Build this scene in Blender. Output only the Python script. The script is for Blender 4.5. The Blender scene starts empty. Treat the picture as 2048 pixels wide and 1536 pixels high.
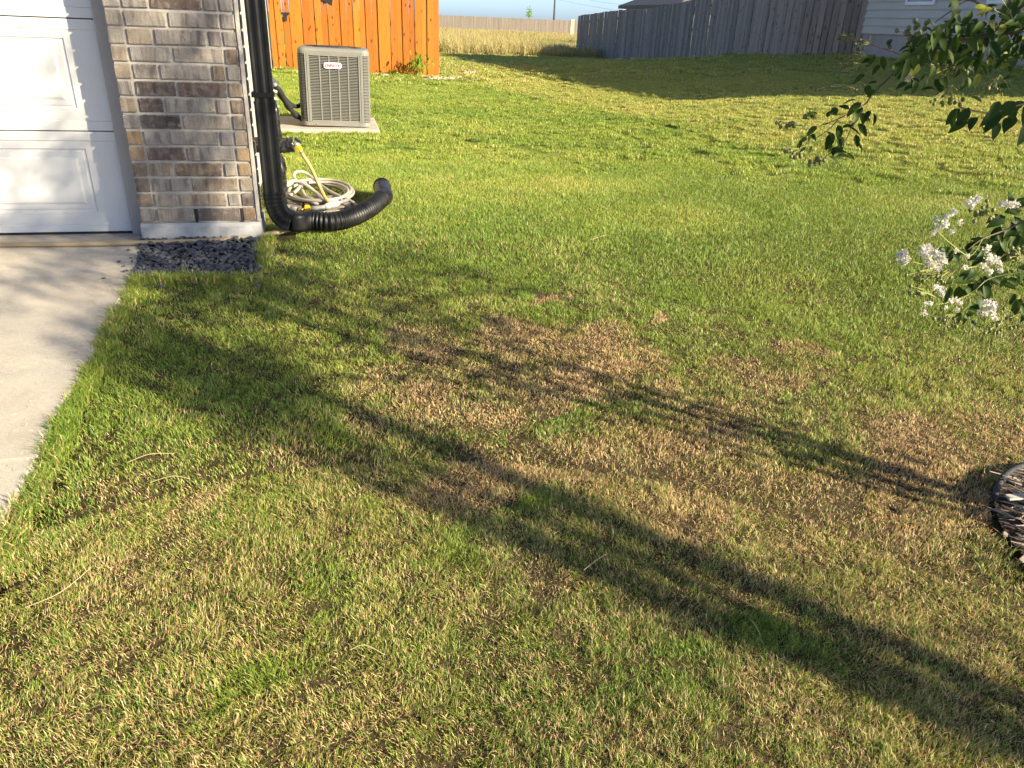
import bpy, bmesh, math, random
import numpy as np
from mathutils import Vector, Matrix, Euler
random.seed(7)
rng = np.random.default_rng(7)
scene = bpy.context.scene
COL = scene.collection
R = math.radians

# ---------------------------------------------------------------- camera
FPX, PITCH, ROLL, YAW, CAMZ = 1500.35, 0.449905, 0.042292, 0.236128, 1.15
FW = Vector((math.sin(YAW)*math.cos(PITCH), math.cos(YAW)*math.cos(PITCH), -math.sin(PITCH)))
_rt = Vector((math.cos(YAW), -math.sin(YAW), 0)); _up = _rt.cross(FW)
RT = math.cos(ROLL)*_rt + math.sin(ROLL)*_up
UP = -math.sin(ROLL)*_rt + math.cos(ROLL)*_up
camd = bpy.data.cameras.new('camera'); cam = bpy.data.objects.new('camera', camd); COL.objects.link(cam)
camd.sensor_fit = 'HORIZONTAL'; camd.sensor_width = 36.0; camd.lens = 36.0*FPX/2048
camd.clip_start = 0.05; camd.clip_end = 3000
cam.matrix_world = Matrix(((RT.x, UP.x, -FW.x, 0), (RT.y, UP.y, -FW.y, 0), (RT.z, UP.z, -FW.z, CAMZ), (0, 0, 0, 1)))
scene.camera = cam
scene.render.resolution_x, scene.render.resolution_y = 1024, 768

# ---------------------------------------------------------------- sky, sun, exposure
SUN_EL, SUN_AZ = R(23), R(51)
SX, SY = math.sin(SUN_AZ), -math.cos(SUN_AZ)          # horizontal direction towards the sun
w = bpy.data.worlds.new('World'); scene.world = w; w.use_nodes = True
nt = w.node_tree; nt.nodes.clear()
sky = nt.nodes.new('ShaderNodeTexSky'); sky.sky_type = 'NISHITA'; sky.sun_disc = False
sky.sun_elevation = SUN_EL; sky.sun_rotation = math.atan2(SX, SY)
sky.air_density = 0.5; sky.dust_density = 1.0; sky.ozone_density = 2.6
bg = nt.nodes.new('ShaderNodeBackground'); bg.inputs[1].default_value = 0.096
wo = nt.nodes.new('ShaderNodeOutputWorld')
nt.links.new(sky.outputs[0], bg.inputs[0]); nt.links.new(bg.outputs[0], wo.inputs[0])
sund = bpy.data.lights.new('sun', 'SUN'); sun = bpy.data.objects.new('sun', sund); COL.objects.link(sun)
sund.energy = 5.0; sund.angle = R(0.8); sund.color = (1.0, 0.87, 0.64)
Ldir = Vector((-SX*math.cos(SUN_EL), -SY*math.cos(SUN_EL), -math.sin(SUN_EL)))
sun.rotation_euler = Ldir.to_track_quat('-Z', 'Y').to_euler()
sun.location = (6, -5, 8)
vs = scene.view_settings
vs.view_transform = 'Standard'; vs.look = 'None'; vs.gamma = 1.0; vs.exposure = 1.6; vs.use_curve_mapping = False
scene.cycles.max_bounces = 5; scene.cycles.diffuse_bounces = 3; scene.cycles.glossy_bounces = 2; scene.cycles.transmission_bounces = 3
scene.cycles.use_adaptive_sampling = True; scene.cycles.adaptive_threshold = 0.02
scene.cycles.use_denoising = True

# ---------------------------------------------------------------- helpers
def ray(u, v): return FW + RT*((u-1024)/FPX) - UP*((v-768)/FPX)
def onY(u, v, Y):
    d = ray(u, v); t = Y/d.y; return Vector((d.x*t, Y, d.z*t+CAMZ))
def onX(u, v, X):
    d = ray(u, v); t = X/d.x; return Vector((X, d.y*t, d.z*t+CAMZ))
def onZ(u, v, z):
    d = ray(u, v); t = (z-CAMZ)/d.z; return Vector((d.x*t, d.y*t, z))
def sstep(a, b, x):
    t = np.clip((x-a)/(b-a), 0, 1); return t*t*(3-2*t)
def G(X, Y):
    X = np.asarray(X, float); Y = np.asarray(Y, float)
    z = -0.1*np.clip(4.25-Y, 0, 12)
    s = 0.085*sstep(1.0, 9.0, Y)*(1-sstep(17, 30, Y)) - 0.03*sstep(30, 40, Y)*(1-sstep(60, 90, Y))
    xx = np.clip(X-2.0, 0, 22)
    z = z + s*(np.sqrt(xx*xx+0.5)-0.707)
    z = z - 0.02*sstep(8, 16, Y)*np.clip(X, -1.5, 4)
    z = z - 0.25*sstep(20, 95, Y)
    return z
def g(x, y): return float(G(x, y))
def onG(u, v):
    d = ray(u, v); t = 0.5
    while t < 300:
        if d.z*t+CAMZ < g(d.x*t, d.y*t): break
        t += 0.01 if t < 12 else 0.05
    return Vector((d.x*t, d.y*t, g(d.x*t, d.y*t)))
def vnoise(x, y, seed=0):
    xi = np.floor(x).astype(np.int64); yi = np.floor(y).astype(np.int64)
    fx, fy = x-xi, y-yi
    fx = fx*fx*(3-2*fx); fy = fy*fy*(3-2*fy)
    def h(a, b):
        n = (a*374761393 + b*668265263 + seed*974634777) & 0x7fffffff
        n = ((n ^ (n >> 13))*1274126177) & 0x7fffffff
        return ((n ^ (n >> 16)) & 0xffff)/65535.0
    return (h(xi, yi)*(1-fx)+h(xi+1, yi)*fx)*(1-fy) + (h(xi, yi+1)*(1-fx)+h(xi+1, yi+1)*fx)*fy
def fbm(x, y, seed=0, o=4):
    s = 0; a = 0.5; t = 0
    for i in range(o):
        s = s + a*vnoise(x*2**i, y*2**i, seed+i*17); t += a; a *= 0.5
    return s/t

class MB:
    def __init__(self): self.v = []; self.f = []
    def add(self, vs, fs):
        o = len(self.v); self.v += [tuple(p) for p in vs]; self.f += [tuple(i+o for i in f) for f in fs]
    def box(self, a, b, M=None):
        x0, y0, z0 = a; x1, y1, z1 = b
        vs = [(x0,y0,z0),(x1,y0,z0),(x1,y1,z0),(x0,y1,z0),(x0,y0,z1),(x1,y0,z1),(x1,y1,z1),(x0,y1,z1)]
        if M: vs = [M @ Vector(p) for p in vs]
        self.add(vs, [(0,3,2,1),(4,5,6,7),(0,1,5,4),(1,2,6,5),(2,3,7,6),(3,0,4,7)])
    def bevbox(self, a, b, r, M=None):
        # box with chamfered edges: 24 corner points
        bm = bmesh.new(); bmesh.ops.create_cube(bm, size=1)
        sc = [b[i]-a[i] for i in range(3)]; c = [(a[i]+b[i])/2 for i in range(3)]
        for p in bm.verts: p.co = Vector((p.co.x*sc[0]+c[0], p.co.y*sc[1]+c[1], p.co.z*sc[2]+c[2]))
        bmesh.ops.bevel(bm, geom=bm.edges[:]+bm.verts[:], offset=r, segments=1, affect='EDGES')
        self.frombm(bm, M)
    def frombm(self, bm, M=None):
        bm.verts.index_update()
        self.add([(M @ p.co) if M else p.co.copy() for p in bm.verts], [[q.index for q in f.verts] for f in bm.faces]); bm.free()
    def tube(self, pts, rad, n=8, caps=True):
        pts = [Vector(p) for p in pts]; m = len(pts)
        rr = rad if isinstance(rad, (list, tuple)) else [rad]*m
        t0 = (pts[1]-pts[0]).normalized()
        nrm = t0.orthogonal().normalized(); o = len(self.v)
        for i in range(m):
            t = (pts[min(i+1, m-1)]-pts[max(i-1, 0)]).normalized()
            nrm = (nrm - t*nrm.dot(t)).normalized(); bn = t.cross(nrm)
            for k in range(n):
                a = 2*math.pi*k/n; p = pts[i]+(nrm*math.cos(a)+bn*math.sin(a))*rr[i]; self.v.append(tuple(p))
        for i in range(m-1):
            for k in range(n):
                a = o+i*n+k; b = o+i*n+(k+1) % n; self.f.append((a, b, b+n, a+n))
        if caps:
            self.f.append(tuple(o+k for k in reversed(range(n)))); self.f.append(tuple(o+(m-1)*n+k for k in range(n)))
    def ico(self, c, r, sub=1, sc=(1,1,1), jit=0):
        bm = bmesh.new(); bmesh.ops.create_icosphere(bm, subdivisions=sub, radius=1)
        for p in bm.verts:
            k = 1+random.uniform(-jit, jit); p.co = Vector((p.co.x*sc[0]*r*k, p.co.y*sc[1]*r*k, p.co.z*sc[2]*r*k))+Vector(c)
        self.frombm(bm)
    def loft(self, rings, closed=True, cap0=True, cap1=True):
        o = len(self.v); n = len(rings[0])
        for rg in rings: self.v += [tuple(p) for p in rg]
        for i in range(len(rings)-1):
            for k in range(n if closed else n-1):
                a = o+i*n+k; b = o+i*n+(k+1) % n; self.f.append((a, b, b+n, a+n))
        if cap0: self.f.append(tuple(o+k for k in reversed(range(n))))
        if cap1: self.f.append(tuple(o+(len(rings)-1)*n+k for k in range(n)))
    def mesh(self, name, mat, smooth=False):
        me = bpy.data.meshes.new(name); me.from_pydata(self.v, [], self.f)
        if mat: me.materials.append(mat)
        if smooth: me.polygons.foreach_set('use_smooth', [True]*len(me.polygons))
        me.update(); return me
    def build(self, name, mat, parent=None, smooth=False):
        return link(name, self.mesh(name, mat, smooth), parent)
def link(name, data, parent=None, loc=None, rot=None, scl=None):
    o = bpy.data.objects.new(name, data); COL.objects.link(o)
    if parent: o.parent = parent
    if loc is not None: o.location = loc
    if rot is not None: o.rotation_euler = rot
    if scl is not None: o.scale = (scl,)*3 if isinstance(scl, (int, float)) else scl
    return o
def tag(o, label=None, cat=None, group=None, kind=None):
    if label: o['label'] = label
    if cat: o['category'] = cat
    if group: o['group'] = group
    if kind: o['kind'] = kind
    return o
def thing(name, label, cat, group=None): return tag(link(name, None), label, cat, group)
def spline(pts, k=6):
    pts = [Vector(p) for p in pts]; out = []
    for i in range(len(pts)-1):
        p0 = pts[max(i-1, 0)]; p1 = pts[i]; p2 = pts[i+1]; p3 = pts[min(i+2, len(pts)-1)]
        for j in range(k):
            t = j/k
            out.append(0.5*((2*p1)+(p2-p0)*t+(2*p0-5*p1+4*p2-p3)*t*t+(3*p1-p0-3*p2+p3)*t**3))
    out.append(pts[-1]); return out

# ---------------------------------------------------------------- materials
def newmat(name):
    m = bpy.data.materials.new(name); m.use_nodes = True; n = m.node_tree; n.nodes.clear()
    out = n.nodes.new('ShaderNodeOutputMaterial'); b = n.nodes.new('ShaderNodeBsdfPrincipled')
    n.links.new(b.outputs[0], out.inputs[0]); return m, n, b, out
def nd(n, t, **kw):
    x = n.nodes.new(t)
    for k, v in kw.items(): setattr(x, k, v)
    return x
def noise(n, coord, scale, detail=4, rough=0.55, dist=0.0):
    t = nd(n, 'ShaderNodeTexNoise'); t.inputs['Scale'].default_value = scale; t.inputs['Detail'].default_value = detail
    t.inputs['Roughness'].default_value = rough; t.inputs['Distortion'].default_value = dist
    n.links.new(coord, t.inputs['Vector']); return t.outputs['Fac']
def ramp(n, fac, stops):
    r = nd(n, 'ShaderNodeValToRGB'); e = r.color_ramp.elements
    while len(e) < len(stops): e.new(0.5)
    for i, (p, c) in enumerate(stops):
        e[i].position = p; e[i].color = (*c, 1) if len(c) == 3 else c
    n.links.new(fac, r.inputs[0]); return r.outputs[0]
def mixc(n, fac, a, b, mode='MIX'):
    m = nd(n, 'ShaderNodeMix', data_type='RGBA', blend_type=mode)
    for sock, val in ((0, fac), (6, a), (7, b)):
        if isinstance(val, (int, float)): m.inputs[sock].default_value = val
        elif isinstance(val, tuple): m.inputs[sock].default_value = (*val, 1)
        else: n.links.new(val, m.inputs[sock])
    return m.outputs[2]
def math_(n, op, a, b=0.0):
    m = nd(n, 'ShaderNodeMath', operation=op)
    for i, v in enumerate((a, b)):
        if isinstance(v, (int, float)): m.inputs[i].default_value = v
        else: n.links.new(v, m.inputs[i])
    return m.outputs[0]
def mapping(n, coord, scale):
    m = nd(n, 'ShaderNodeMapping'); m.inputs['Scale'].default_value = scale; n.links.new(coord, m.inputs['Vector']); return m.outputs[0]
def bump(n, b, h, strength=0.3, dist=0.01):
    x = nd(n, 'ShaderNodeBump'); x.inputs['Strength'].default_value = strength; x.inputs['Distance'].default_value = dist
    n.links.new(h, x.inputs['Height']); n.links.new(x.outputs[0], b.inputs['Normal'])
def S(n, sock, v):
    if isinstance(v, (int, float)): sock.default_value = v
    elif isinstance(v, tuple): sock.default_value = (*v, 1)
    else: n.links.new(v, sock)
def simple(name, c1, c2=None, scale=20, rough=0.6, bmp=0.0, bscale=60, metal=0.0, spec=0.5, coords='Object', stretch=(1,1,1), dirt=None, bdist=0.005):
    m, n, b, out = newmat(name)
    tc = nd(n, 'ShaderNodeTexCoord').outputs[coords]
    co = mapping(n, tc, stretch)
    col = c1
    if c2:
        f = noise(n, co, scale, 5, 0.6); col = ramp(n, f, [(0.3, c1), (0.7, c2)])
    if dirt:
        f2 = noise(n, co, dirt[1], 6, 0.65, 0.4); fr = ramp(n, f2, [(0.52, (0,0,0)), (0.72, (1,1,1))])
        col = mixc(n, math_(n, 'MULTIPLY', fr, dirt[2]), col, dirt[0])
    S(n, b.inputs['Base Color'], col); b.inputs['Roughness'].default_value = rough; b.inputs['Metallic'].default_value = metal
    b.inputs['Specular IOR Level'].default_value = spec
    if bmp: bump(n, b, noise(n, co, bscale, 5, 0.6), bmp, bdist)
    return m

M = {}
M['mortar'] = simple('mortar', (0.27,0.25,0.22), (0.37,0.345,0.305), 30, 0.9, 0.6, 90)
M['footing'] = simple('footing_concrete', (0.26,0.26,0.26), (0.35,0.35,0.34), 9, 0.9, 0.4, 70, dirt=((0.30,0.28,0.25), 6, 0.5))
M['white_paint'] = simple('white_door_paint', (0.50,0.505,0.49), (0.54,0.54,0.52), 3, 0.45, 0.05, 200, dirt=((0.43,0.41,0.37), 2.5, 0.4))
M['trim'] = simple('taupe_trim_paint', (0.30,0.28,0.26), (0.34,0.32,0.29), 8, 0.6, 0.1, 80)
M['rubber'] = simple('black_rubber', (0.012,0.012,0.012), None, rough=0.7)
M['black_paint'] = simple('black_aluminium', (0.004,0.0045,0.005), (0.007,0.0075,0.008), 14, 0.48, 0.03, 40, spec=0.2, dirt=((0.03,0.029,0.025), 22, 0.2))
M['black_plastic'] = simple('black_plastic', (0.006,0.006,0.0065), (0.010,0.010,0.010), 25, 0.45, 0.04, 60, spec=0.28, dirt=((0.05,0.043,0.03), 12, 0.5))
M['tape'] = simple('black_tape', (0.008,0.008,0.008), (0.02,0.02,0.02), 30, 0.22, 0.5, 55, spec=0.6, dirt=((0.22,0.215,0.20), 30, 0.3))
M['foam'] = simple('black_foam', (0.010,0.010,0.010), (0.02,0.02,0.02), 30, 0.85, 0.4, 80)
M['hose_white'] = simple('cream_hose', (0.30,0.27,0.215), (0.39,0.36,0.30), 18, 0.5, 0.05, 50, dirt=((0.33,0.28,0.19), 9, 0.45))
M['hose_tan'] = simple('tan_hose', (0.36,0.25,0.10), (0.43,0.31,0.13), 12, 0.5, 0.05, 50)
M['hose_brown'] = simple('brown_hose', (0.24,0.175,0.10), (0.33,0.255,0.155), 7, 0.55, 0.05, 40, dirt=((0.22,0.16,0.09), 6, 0.5))
M['yellow'] = simple('yellow_plastic', (0.75,0.45,0.01), None, rough=0.4)
M['brass'] = simple('brass_metal', (0.45,0.36,0.22), None, rough=0.4, metal=0.9)
M['grey_plastic'] = simple('grey_plastic', (0.22,0.22,0.22), (0.28,0.28,0.27), 20, 0.5)
M['white_plastic'] = simple('white_plastic', (0.48,0.475,0.45), None, rough=0.45)
M['ac_paint'] = simple('taupe_grey_steel', (0.165,0.162,0.142), (0.19,0.186,0.164), 5, 0.5, 0.03, 60, spec=0.4)
M['ac_dark'] = simple('dark_coil', (0.016,0.016,0.014), (0.03,0.028,0.024), 60, 0.7)
M['badge_white'] = simple('badge_white', (0.8,0.8,0.8), None, rough=0.35)
M['badge_red'] = simple('badge_red', (0.55,0.02,0.03), None, rough=0.4)
M['concrete'] = simple('pad_concrete', (0.33,0.285,0.225), (0.43,0.385,0.315), 7, 0.9, 0.4, 90, dirt=((0.28,0.24,0.19), 4, 0.5))
M['beige_wall'] = simple('beige_wall', (0.34,0.315,0.265), (0.41,0.385,0.33), 4, 0.85, 0.15, 60, dirt=((0.47,0.43,0.30), 3, 0.4))
M['vent_grey'] = simple('vent_grey', (0.07,0.07,0.072), None, rough=0.5)
M['metal_black'] = simple('black_iron', (0.01,0.01,0.01), None, rough=0.45)
M['steel'] = simple('galvanised_steel', (0.6,0.6,0.62), None, rough=0.35, metal=0.8)
M['window_white'] = simple('white_vinyl', (0.75,0.76,0.77), None, rough=0.45)
M['foundation'] = simple('house_foundation', (0.30,0.27,0.25), (0.38,0.35,0.32), 3, 0.9, 0.3, 40)
M['siding'] = simple('pale_grey_siding', (0.45,0.44,0.39), (0.49,0.48,0.43), 1.2, 0.7, 0.1, 30)
M['shingle'] = simple('roof_shingle', (0.09,0.08,0.07), (0.17,0.15,0.13), 14, 0.95, 0.6, 30)
M['bark'] = simple('crape_bark', (0.20,0.14,0.09), (0.36,0.28,0.20), 10, 0.75, 0.3, 30, stretch=(1,1,0.25))
M['twig'] = simple('twig_bark', (0.085,0.06,0.035), (0.15,0.11,0.06), 25, 0.7)
M['green_stem'] = simple('green_stem', (0.22,0.24,0.05), (0.30,0.30,0.08), 25, 0.6)
M['capsule'] = simple('seed_capsule', (0.09,0.11,0.028), (0.17,0.17,0.05), 90, 0.55)
M['stamen'] = simple('yellow_stamen', (0.75,0.50,0.05), None, rough=0.6)
M['slate'] = simple('slate_chips', (0.030,0.034,0.042), (0.085,0.09,0.10), 18, 0.75, 0.5, 60, dirt=((0.16,0.155,0.15), 9, 0.35))
M['gravel_base'] = simple('dark_gravel_base', (0.012,0.012,0.014), (0.03,0.03,0.03), 40, 0.9)
M['edging'] = simple('weathered_edging', (0.018,0.018,0.02), (0.045,0.045,0.046), 15, 0.7, 0.3, 40, spec=0.2, dirt=((0.12,0.115,0.10), 9, 0.5))
M['mulch_soil'] = simple('bed_soil', (0.03,0.018,0.011), (0.07,0.045,0.03), 22, 0.95, 0.9, 50, bdist=0.02)
M['mulch'] = simple('mulch_shreds', (0.14,0.10,0.075), (0.33,0.27,0.21), 30, 0.9, 0.4, 60, coords='Generated')
M['dry_stalk'] = simple('dry_stalk', (0.42,0.33,0.17), (0.52,0.43,0.24), 8, 0.75)
M['pole'] = simple('pole_grey', (0.10,0.115,0.13), None, rough=0.6)
M['paver'] = simple('paver_stone', (0.17,0.145,0.12), (0.26,0.23,0.19), 9, 0.9, 0.4, 60)
M['pebble'] = simple('pale_pebbles', (0.40,0.32,0.23), (0.55,0.48,0.38), 5, 0.9)

def brick_mat():
    m, n, b, out = newmat('tumbled_brick')
    oi = nd(n, 'ShaderNodeObjectInfo'); tc = nd(n, 'ShaderNodeTexCoord'); geo = nd(n, 'ShaderNodeNewGeometry')
    pos = geo.outputs['Position']
    str_ = noise(n, mapping(n, pos, (34, 34, 5)), 1.0, 4, 0.6, 0.6)
    blot = noise(n, pos, 22, 6, 0.62, 0.5)
    fine = noise(n, pos, 160, 4, 0.7)
    base = oi.outputs['Color']
    dark = mixc(n, 1.0, base, (0.48,0.42,0.40), 'MULTIPLY')
    c = mixc(n, ramp(n, str_, [(0.44,(0,0,0)),(0.66,(1,1,1))]), base, dark)
    c = mixc(n, math_(n, 'MULTIPLY', ramp(n, blot, [(0.5,(0,0,0)),(0.68,(1,1,1))]), 0.42), c, (0.30,0.275,0.245))
    # mortar smear, heavier at the brick's rim
    gx = nd(n, 'ShaderNodeSeparateXYZ'); n.links.new(tc.outputs['Generated'], gx.inputs[0])
    ez = math_(n, 'ABSOLUTE', math_(n, 'SUBTRACT', gx.outputs['Z'], 0.5)); ex = math_(n, 'ABSOLUTE', math_(n, 'SUBTRACT', gx.outputs['X'], 0.5))
    e = math_(n, 'MAXIMUM', ez, ex)
    sm = math_(n, 'ADD', math_(n, 'MULTIPLY', e, 1.3), noise(n, pos, 48, 5, 0.7))
    c = mixc(n, math_(n, 'MULTIPLY', ramp(n, sm, [(1.08,(0,0,0)),(1.2,(1,1,1))]) , 0.0), c, (0.5,0.47,0.43))
    smr = nd(n, 'ShaderNodeMapRange'); smr.inputs['From Min'].default_value = 1.08; smr.inputs['From Max'].default_value = 1.26
    n.links.new(sm, smr.inputs['Value'])
    c = mixc(n, math_(n, 'MULTIPLY', smr.outputs[0], 0.7), c, (0.36,0.335,0.295))
    c = mixc(n, ramp(n, fine, [(0.35,(0.75,0.75,0.75)),(0.6,(1,1,1))]), (0,0,0), c, 'MIX') if False else mixc(n, 0.35, c, ramp(n, fine, [(0.3,(0.22,0.21,0.20)),(0.7,(0.60,0.58,0.56))]), 'OVERLAY')
    S(n, b.inputs['Base Color'], c); b.inputs['Roughness'].default_value = 0.92
    bump(n, b, math_(n, 'ADD', blot, math_(n, 'MULTIPLY', fine, 0.5)), 0.7, 0.008)
    return m
M['brick'] = brick_mat()

def wood_mat(name, tint_sock=True, grain=(1,1,1), contrast=0.5, rough=0.75, knots=True, streak=(60,60,3.0)):
    m, n, b, out = newmat(name)
    oi = nd(n, 'ShaderNodeObjectInfo'); tc = nd(n, 'ShaderNodeTexCoord')
    off = nd(n, 'ShaderNodeVectorMath', operation='ADD'); n.links.new(tc.outputs['Object'], off.inputs[0])
    cm = nd(n, 'ShaderNodeCombineXYZ'); r7 = math_(n, 'MULTIPLY', oi.outputs['Random'], 37.0)
    for i in range(3): n.links.new(r7, cm.inputs[i])
    n.links.new(cm.outputs[0], off.inputs[1]); pos = off.outputs[0]
    g1 = noise(n, mapping(n, pos, streak), 1.0, 5, 0.65, 0.8)
    base = oi.outputs['Color']
    dark = mixc(n, 1.0, base, (0.55,0.44,0.40), 'MULTIPLY')
    c = mixc(n, math_(n, 'MULTIPLY', ramp(n, g1, [(0.42,(0,0,0)),(0.7,(1,1,1))]), contrast), base, dark)
    if knots:
        vo = nd(n, 'ShaderNodeTexVoronoi'); vo.inputs['Scale'].default_value = 1.0
        n.links.new(mapping(n, pos, (9, 9, 4.5)), vo.inputs['Vector'])
        k = ramp(n, vo.outputs['Distance'], [(0.13,(1,1,1)),(0.21,(0,0,0))])
        c = mixc(n, math_(n, 'MULTIPLY', k, 0.8), c, mixc(n, 1.0, base, (0.22,0.12,0.10), 'MULTIPLY'))
    S(n, b.inputs['Base Color'], c); b.inputs['Roughness'].default_value = rough
    b.inputs['Specular IOR Level'].default_value = 0.25
    bump(n, b, g1, 0.35, 0.004)
    return m
M['cedar'] = wood_mat('stained_cedar', contrast=0.55)
M['grey_wood'] = wood_mat('weathered_grey_wood', contrast=0.8, knots=True, rough=0.9)

def concrete_drive():
    m, n, b, out = newmat('driveway_concrete')
    geo = nd(n, 'ShaderNodeNewGeometry'); pos = geo.outputs['Position']
    a = noise(n, pos, 2.2, 5, 0.6, 0.3); f = noise(n, mapping(n, pos, (70, 220, 60)), 1, 4, 0.7); sp = noise(n, pos, 320, 3, 0.7)
    c = ramp(n, a, [(0.3,(0.37,0.33,0.268)),(0.7,(0.47,0.425,0.352))])
    c = mixc(n, 0.5, c, ramp(n, f, [(0.3,(0.36,0.36,0.36)),(0.7,(0.60,0.60,0.60))]), 'OVERLAY')
    c = mixc(n, math_(n, 'MULTIPLY', ramp(n, sp, [(0.64,(0,0,0)),(0.72,(1,1,1))]), 0.55), c, (0.26,0.23,0.19))
    st = noise(n, pos, 9, 5, 0.7, 0.5)
    c = mixc(n, math_(n, 'MULTIPLY', ramp(n, st, [(0.55,(0,0,0)),(0.75,(1,1,1))]), 0.45), c, (0.24,0.205,0.155))
    S(n, b.inputs['Base Color'], c); b.inputs['Roughness'].default_value = 0.9
    bump(n, b, math_(n, 'ADD', math_(n, 'MULTIPLY', f, 0.9), sp), 0.6, 0.005)
    return m
M['drive'] = concrete_drive()

def soil_mat():
    m, n, b, out = newmat('lawn_soil')
    pos = nd(n, 'ShaderNodeNewGeometry').outputs['Position']
    a = noise(n, pos, 45, 6, 0.7); a2 = noise(n, pos, 3, 4)
    c = ramp(n, a, [(0.3,(0.028,0.021,0.011)),(0.55,(0.075,0.055,0.027)),(0.75,(0.15,0.115,0.06))])
    gcol = ramp(n, noise(n, pos, 1.2, 5, 0.6), [(0.3,(0.10,0.15,0.02)),(0.7,(0.20,0.235,0.04))])
    sx = nd(n, 'ShaderNodeSeparateXYZ'); n.links.new(pos, sx.inputs[0])
    mr = nd(n, 'ShaderNodeMapRange'); mr.inputs['From Min'].default_value = 3.5; mr.inputs['From Max'].default_value = 8
    n.links.new(sx.outputs['Y'], mr.inputs['Value'])
    c = mixc(n, math_(n, 'MULTIPLY', mr.outputs[0], 0.85), c, gcol)
    S(n, b.inputs['Base Color'], c); b.inputs['Roughness'].default_value = 1.0; b.inputs['Specular IOR Level'].default_value = 0.1
    bump(n, b, a, 0.8, 0.015)
    return m
M['soil'] = soil_mat()

def grass_mat(name, greens, straws, tip=(0.3,0.28,0.08), transl=0.35, src='INSTANCER'):
    m, n, b, out = newmat(name)
    ad = nd(n, 'ShaderNodeAttribute', attribute_type=src, attribute_name='dead')
    at = nd(n, 'ShaderNodeAttribute', attribute_type=src, attribute_name='tint')
    ar = nd(n, 'ShaderNodeAttribute', attribute_type='GEOMETRY', attribute_name='rnd')
    ah = nd(n, 'ShaderNodeAttribute', attribute_type='GEOMETRY', attribute_name='hgt')
    sep = nd(n, 'ShaderNodeSeparateColor'); n.links.new(ar.outputs['Color'], sep.inputs[0])
    r1, r2, r3 = sep.outputs[0], sep.outputs[1], sep.outputs[2]
    gmix = math_(n, 'ADD', math_(n, 'MULTIPLY', r1, 0.55), math_(n, 'MULTIPLY', at.outputs['Fac'], 0.6))
    gc = ramp(n, gmix, greens); sc = ramp(n, r3, straws)
    isd = math_(n, 'LESS_THAN', r2, ad.outputs['Fac'])
    c = mixc(n, isd, gc, sc)
    # sheath and thatch at the foot of each blade is straw-brown, tips often dry
    foot = nd(n, 'ShaderNodeMapRange'); foot.inputs['From Min'].default_value = 0.0; foot.inputs['From Max'].default_value = 0.4
    foot.inputs['To Min'].default_value = 0.6; foot.inputs['To Max'].default_value = 0.0
    n.links.new(ah.outputs['Fac'], foot.inputs['Value'])
    c = mixc(n, foot.outputs[0], c, (0.20,0.17,0.06))
    S(n, b.inputs['Base Color'], c); b.inputs['Roughness'].default_value = 0.5; b.inputs['Specular IOR Level'].default_value = 0.35
    tr = nd(n, 'ShaderNodeBsdfTranslucent'); n.links.new(c, tr.inputs['Color'])
    mx = nd(n, 'ShaderNodeMixShader'); mx.inputs[0].default_value = transl
    n.links.new(b.outputs[0], mx.inputs[1]); n.links.new(tr.outputs[0], mx.inputs[2]); n.links.new(mx.outputs[0], out.inputs[0])
    return m
GREENS = [(0.0,(0.070,0.165,0.022)),(0.35,(0.195,0.300,0.040)),(0.7,(0.365,0.415,0.075)),(1.0,(0.52,0.49,0.12))]
STRAWS = [(0.0,(0.34,0.20,0.095)),(0.4,(0.60,0.415,0.20)),(1.0,(0.78,0.605,0.315))]
M['grass'] = grass_mat('lawn_grass_blades', GREENS, STRAWS)
M['grass_near'] = grass_mat('near_grass_blades', GREENS, STRAWS, src='GEOMETRY', transl=0.24)
M['tall_grass'] = grass_mat('tall_field_grass', [(0.0,(0.21,0.22,0.06)),(0.5,(0.36,0.32,0.10)),(1.0,(0.48,0.40,0.15))], [(0.0,(0.44,0.34,0.14)),(1.0,(0.60,0.49,0.23))])

def leaf_mat(name, c1, c2, transl=0.4):
    m, n, b, out = newmat(name)
    oi = nd(n, 'ShaderNodeObjectInfo'); tc = nd(n, 'ShaderNodeTexCoord')
    f = noise(n, tc.outputs['Object'], 60, 4)
    rr = math_(n, 'ADD', math_(n, 'MULTIPLY', oi.outputs['Random'], 0.6), math_(n, 'MULTIPLY', f, 0.4))
    c = ramp(n, rr, [(0.15, c1), (0.85, c2)])
    S(n, b.inputs['Base Color'], c); b.inputs['Roughness'].default_value = 0.5; b.inputs['Specular IOR Level'].default_value = 0.16
    tr = nd(n, 'ShaderNodeBsdfTranslucent'); S(n, tr.inputs['Color'], mixc(n, 1.0, c, (1.3,1.4,0.5) if 'petal' not in name else (1.0,1.0,1.0), 'MULTIPLY'))
    mx = nd(n, 'ShaderNodeMixShader'); mx.inputs[0].default_value = transl
    n.links.new(b.outputs[0], mx.inputs[1]); n.links.new(tr.outputs[0], mx.inputs[2]); n.links.new(mx.outputs[0], out.inputs[0])
    return m
M['leaf'] = leaf_mat('crape_leaf', (0.018,0.046,0.008), (0.062,0.098,0.017), 0.32)
M['weed_leaf'] = leaf_mat('weed_leaf', (0.10,0.20,0.015), (0.20,0.30,0.03), 0.35)
M['reddish_leaf'] = leaf_mat('young_leaf', (0.13,0.15,0.02), (0.24,0.25,0.04), 0.35)
M['petal'] = leaf_mat('white_petal', (0.68,0.66,0.59), (0.78,0.76,0.69), 0.3)
def glass_mat():
    m, n, b, out = newmat('window_glass'); b.inputs['Base Color'].default_value = (0.02,0.022,0.025,1)
    b.inputs['Roughness'].default_value = 0.06; b.inputs['Specular IOR Level'].default_value = 0.8; return m
M['glass'] = glass_mat()

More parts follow.
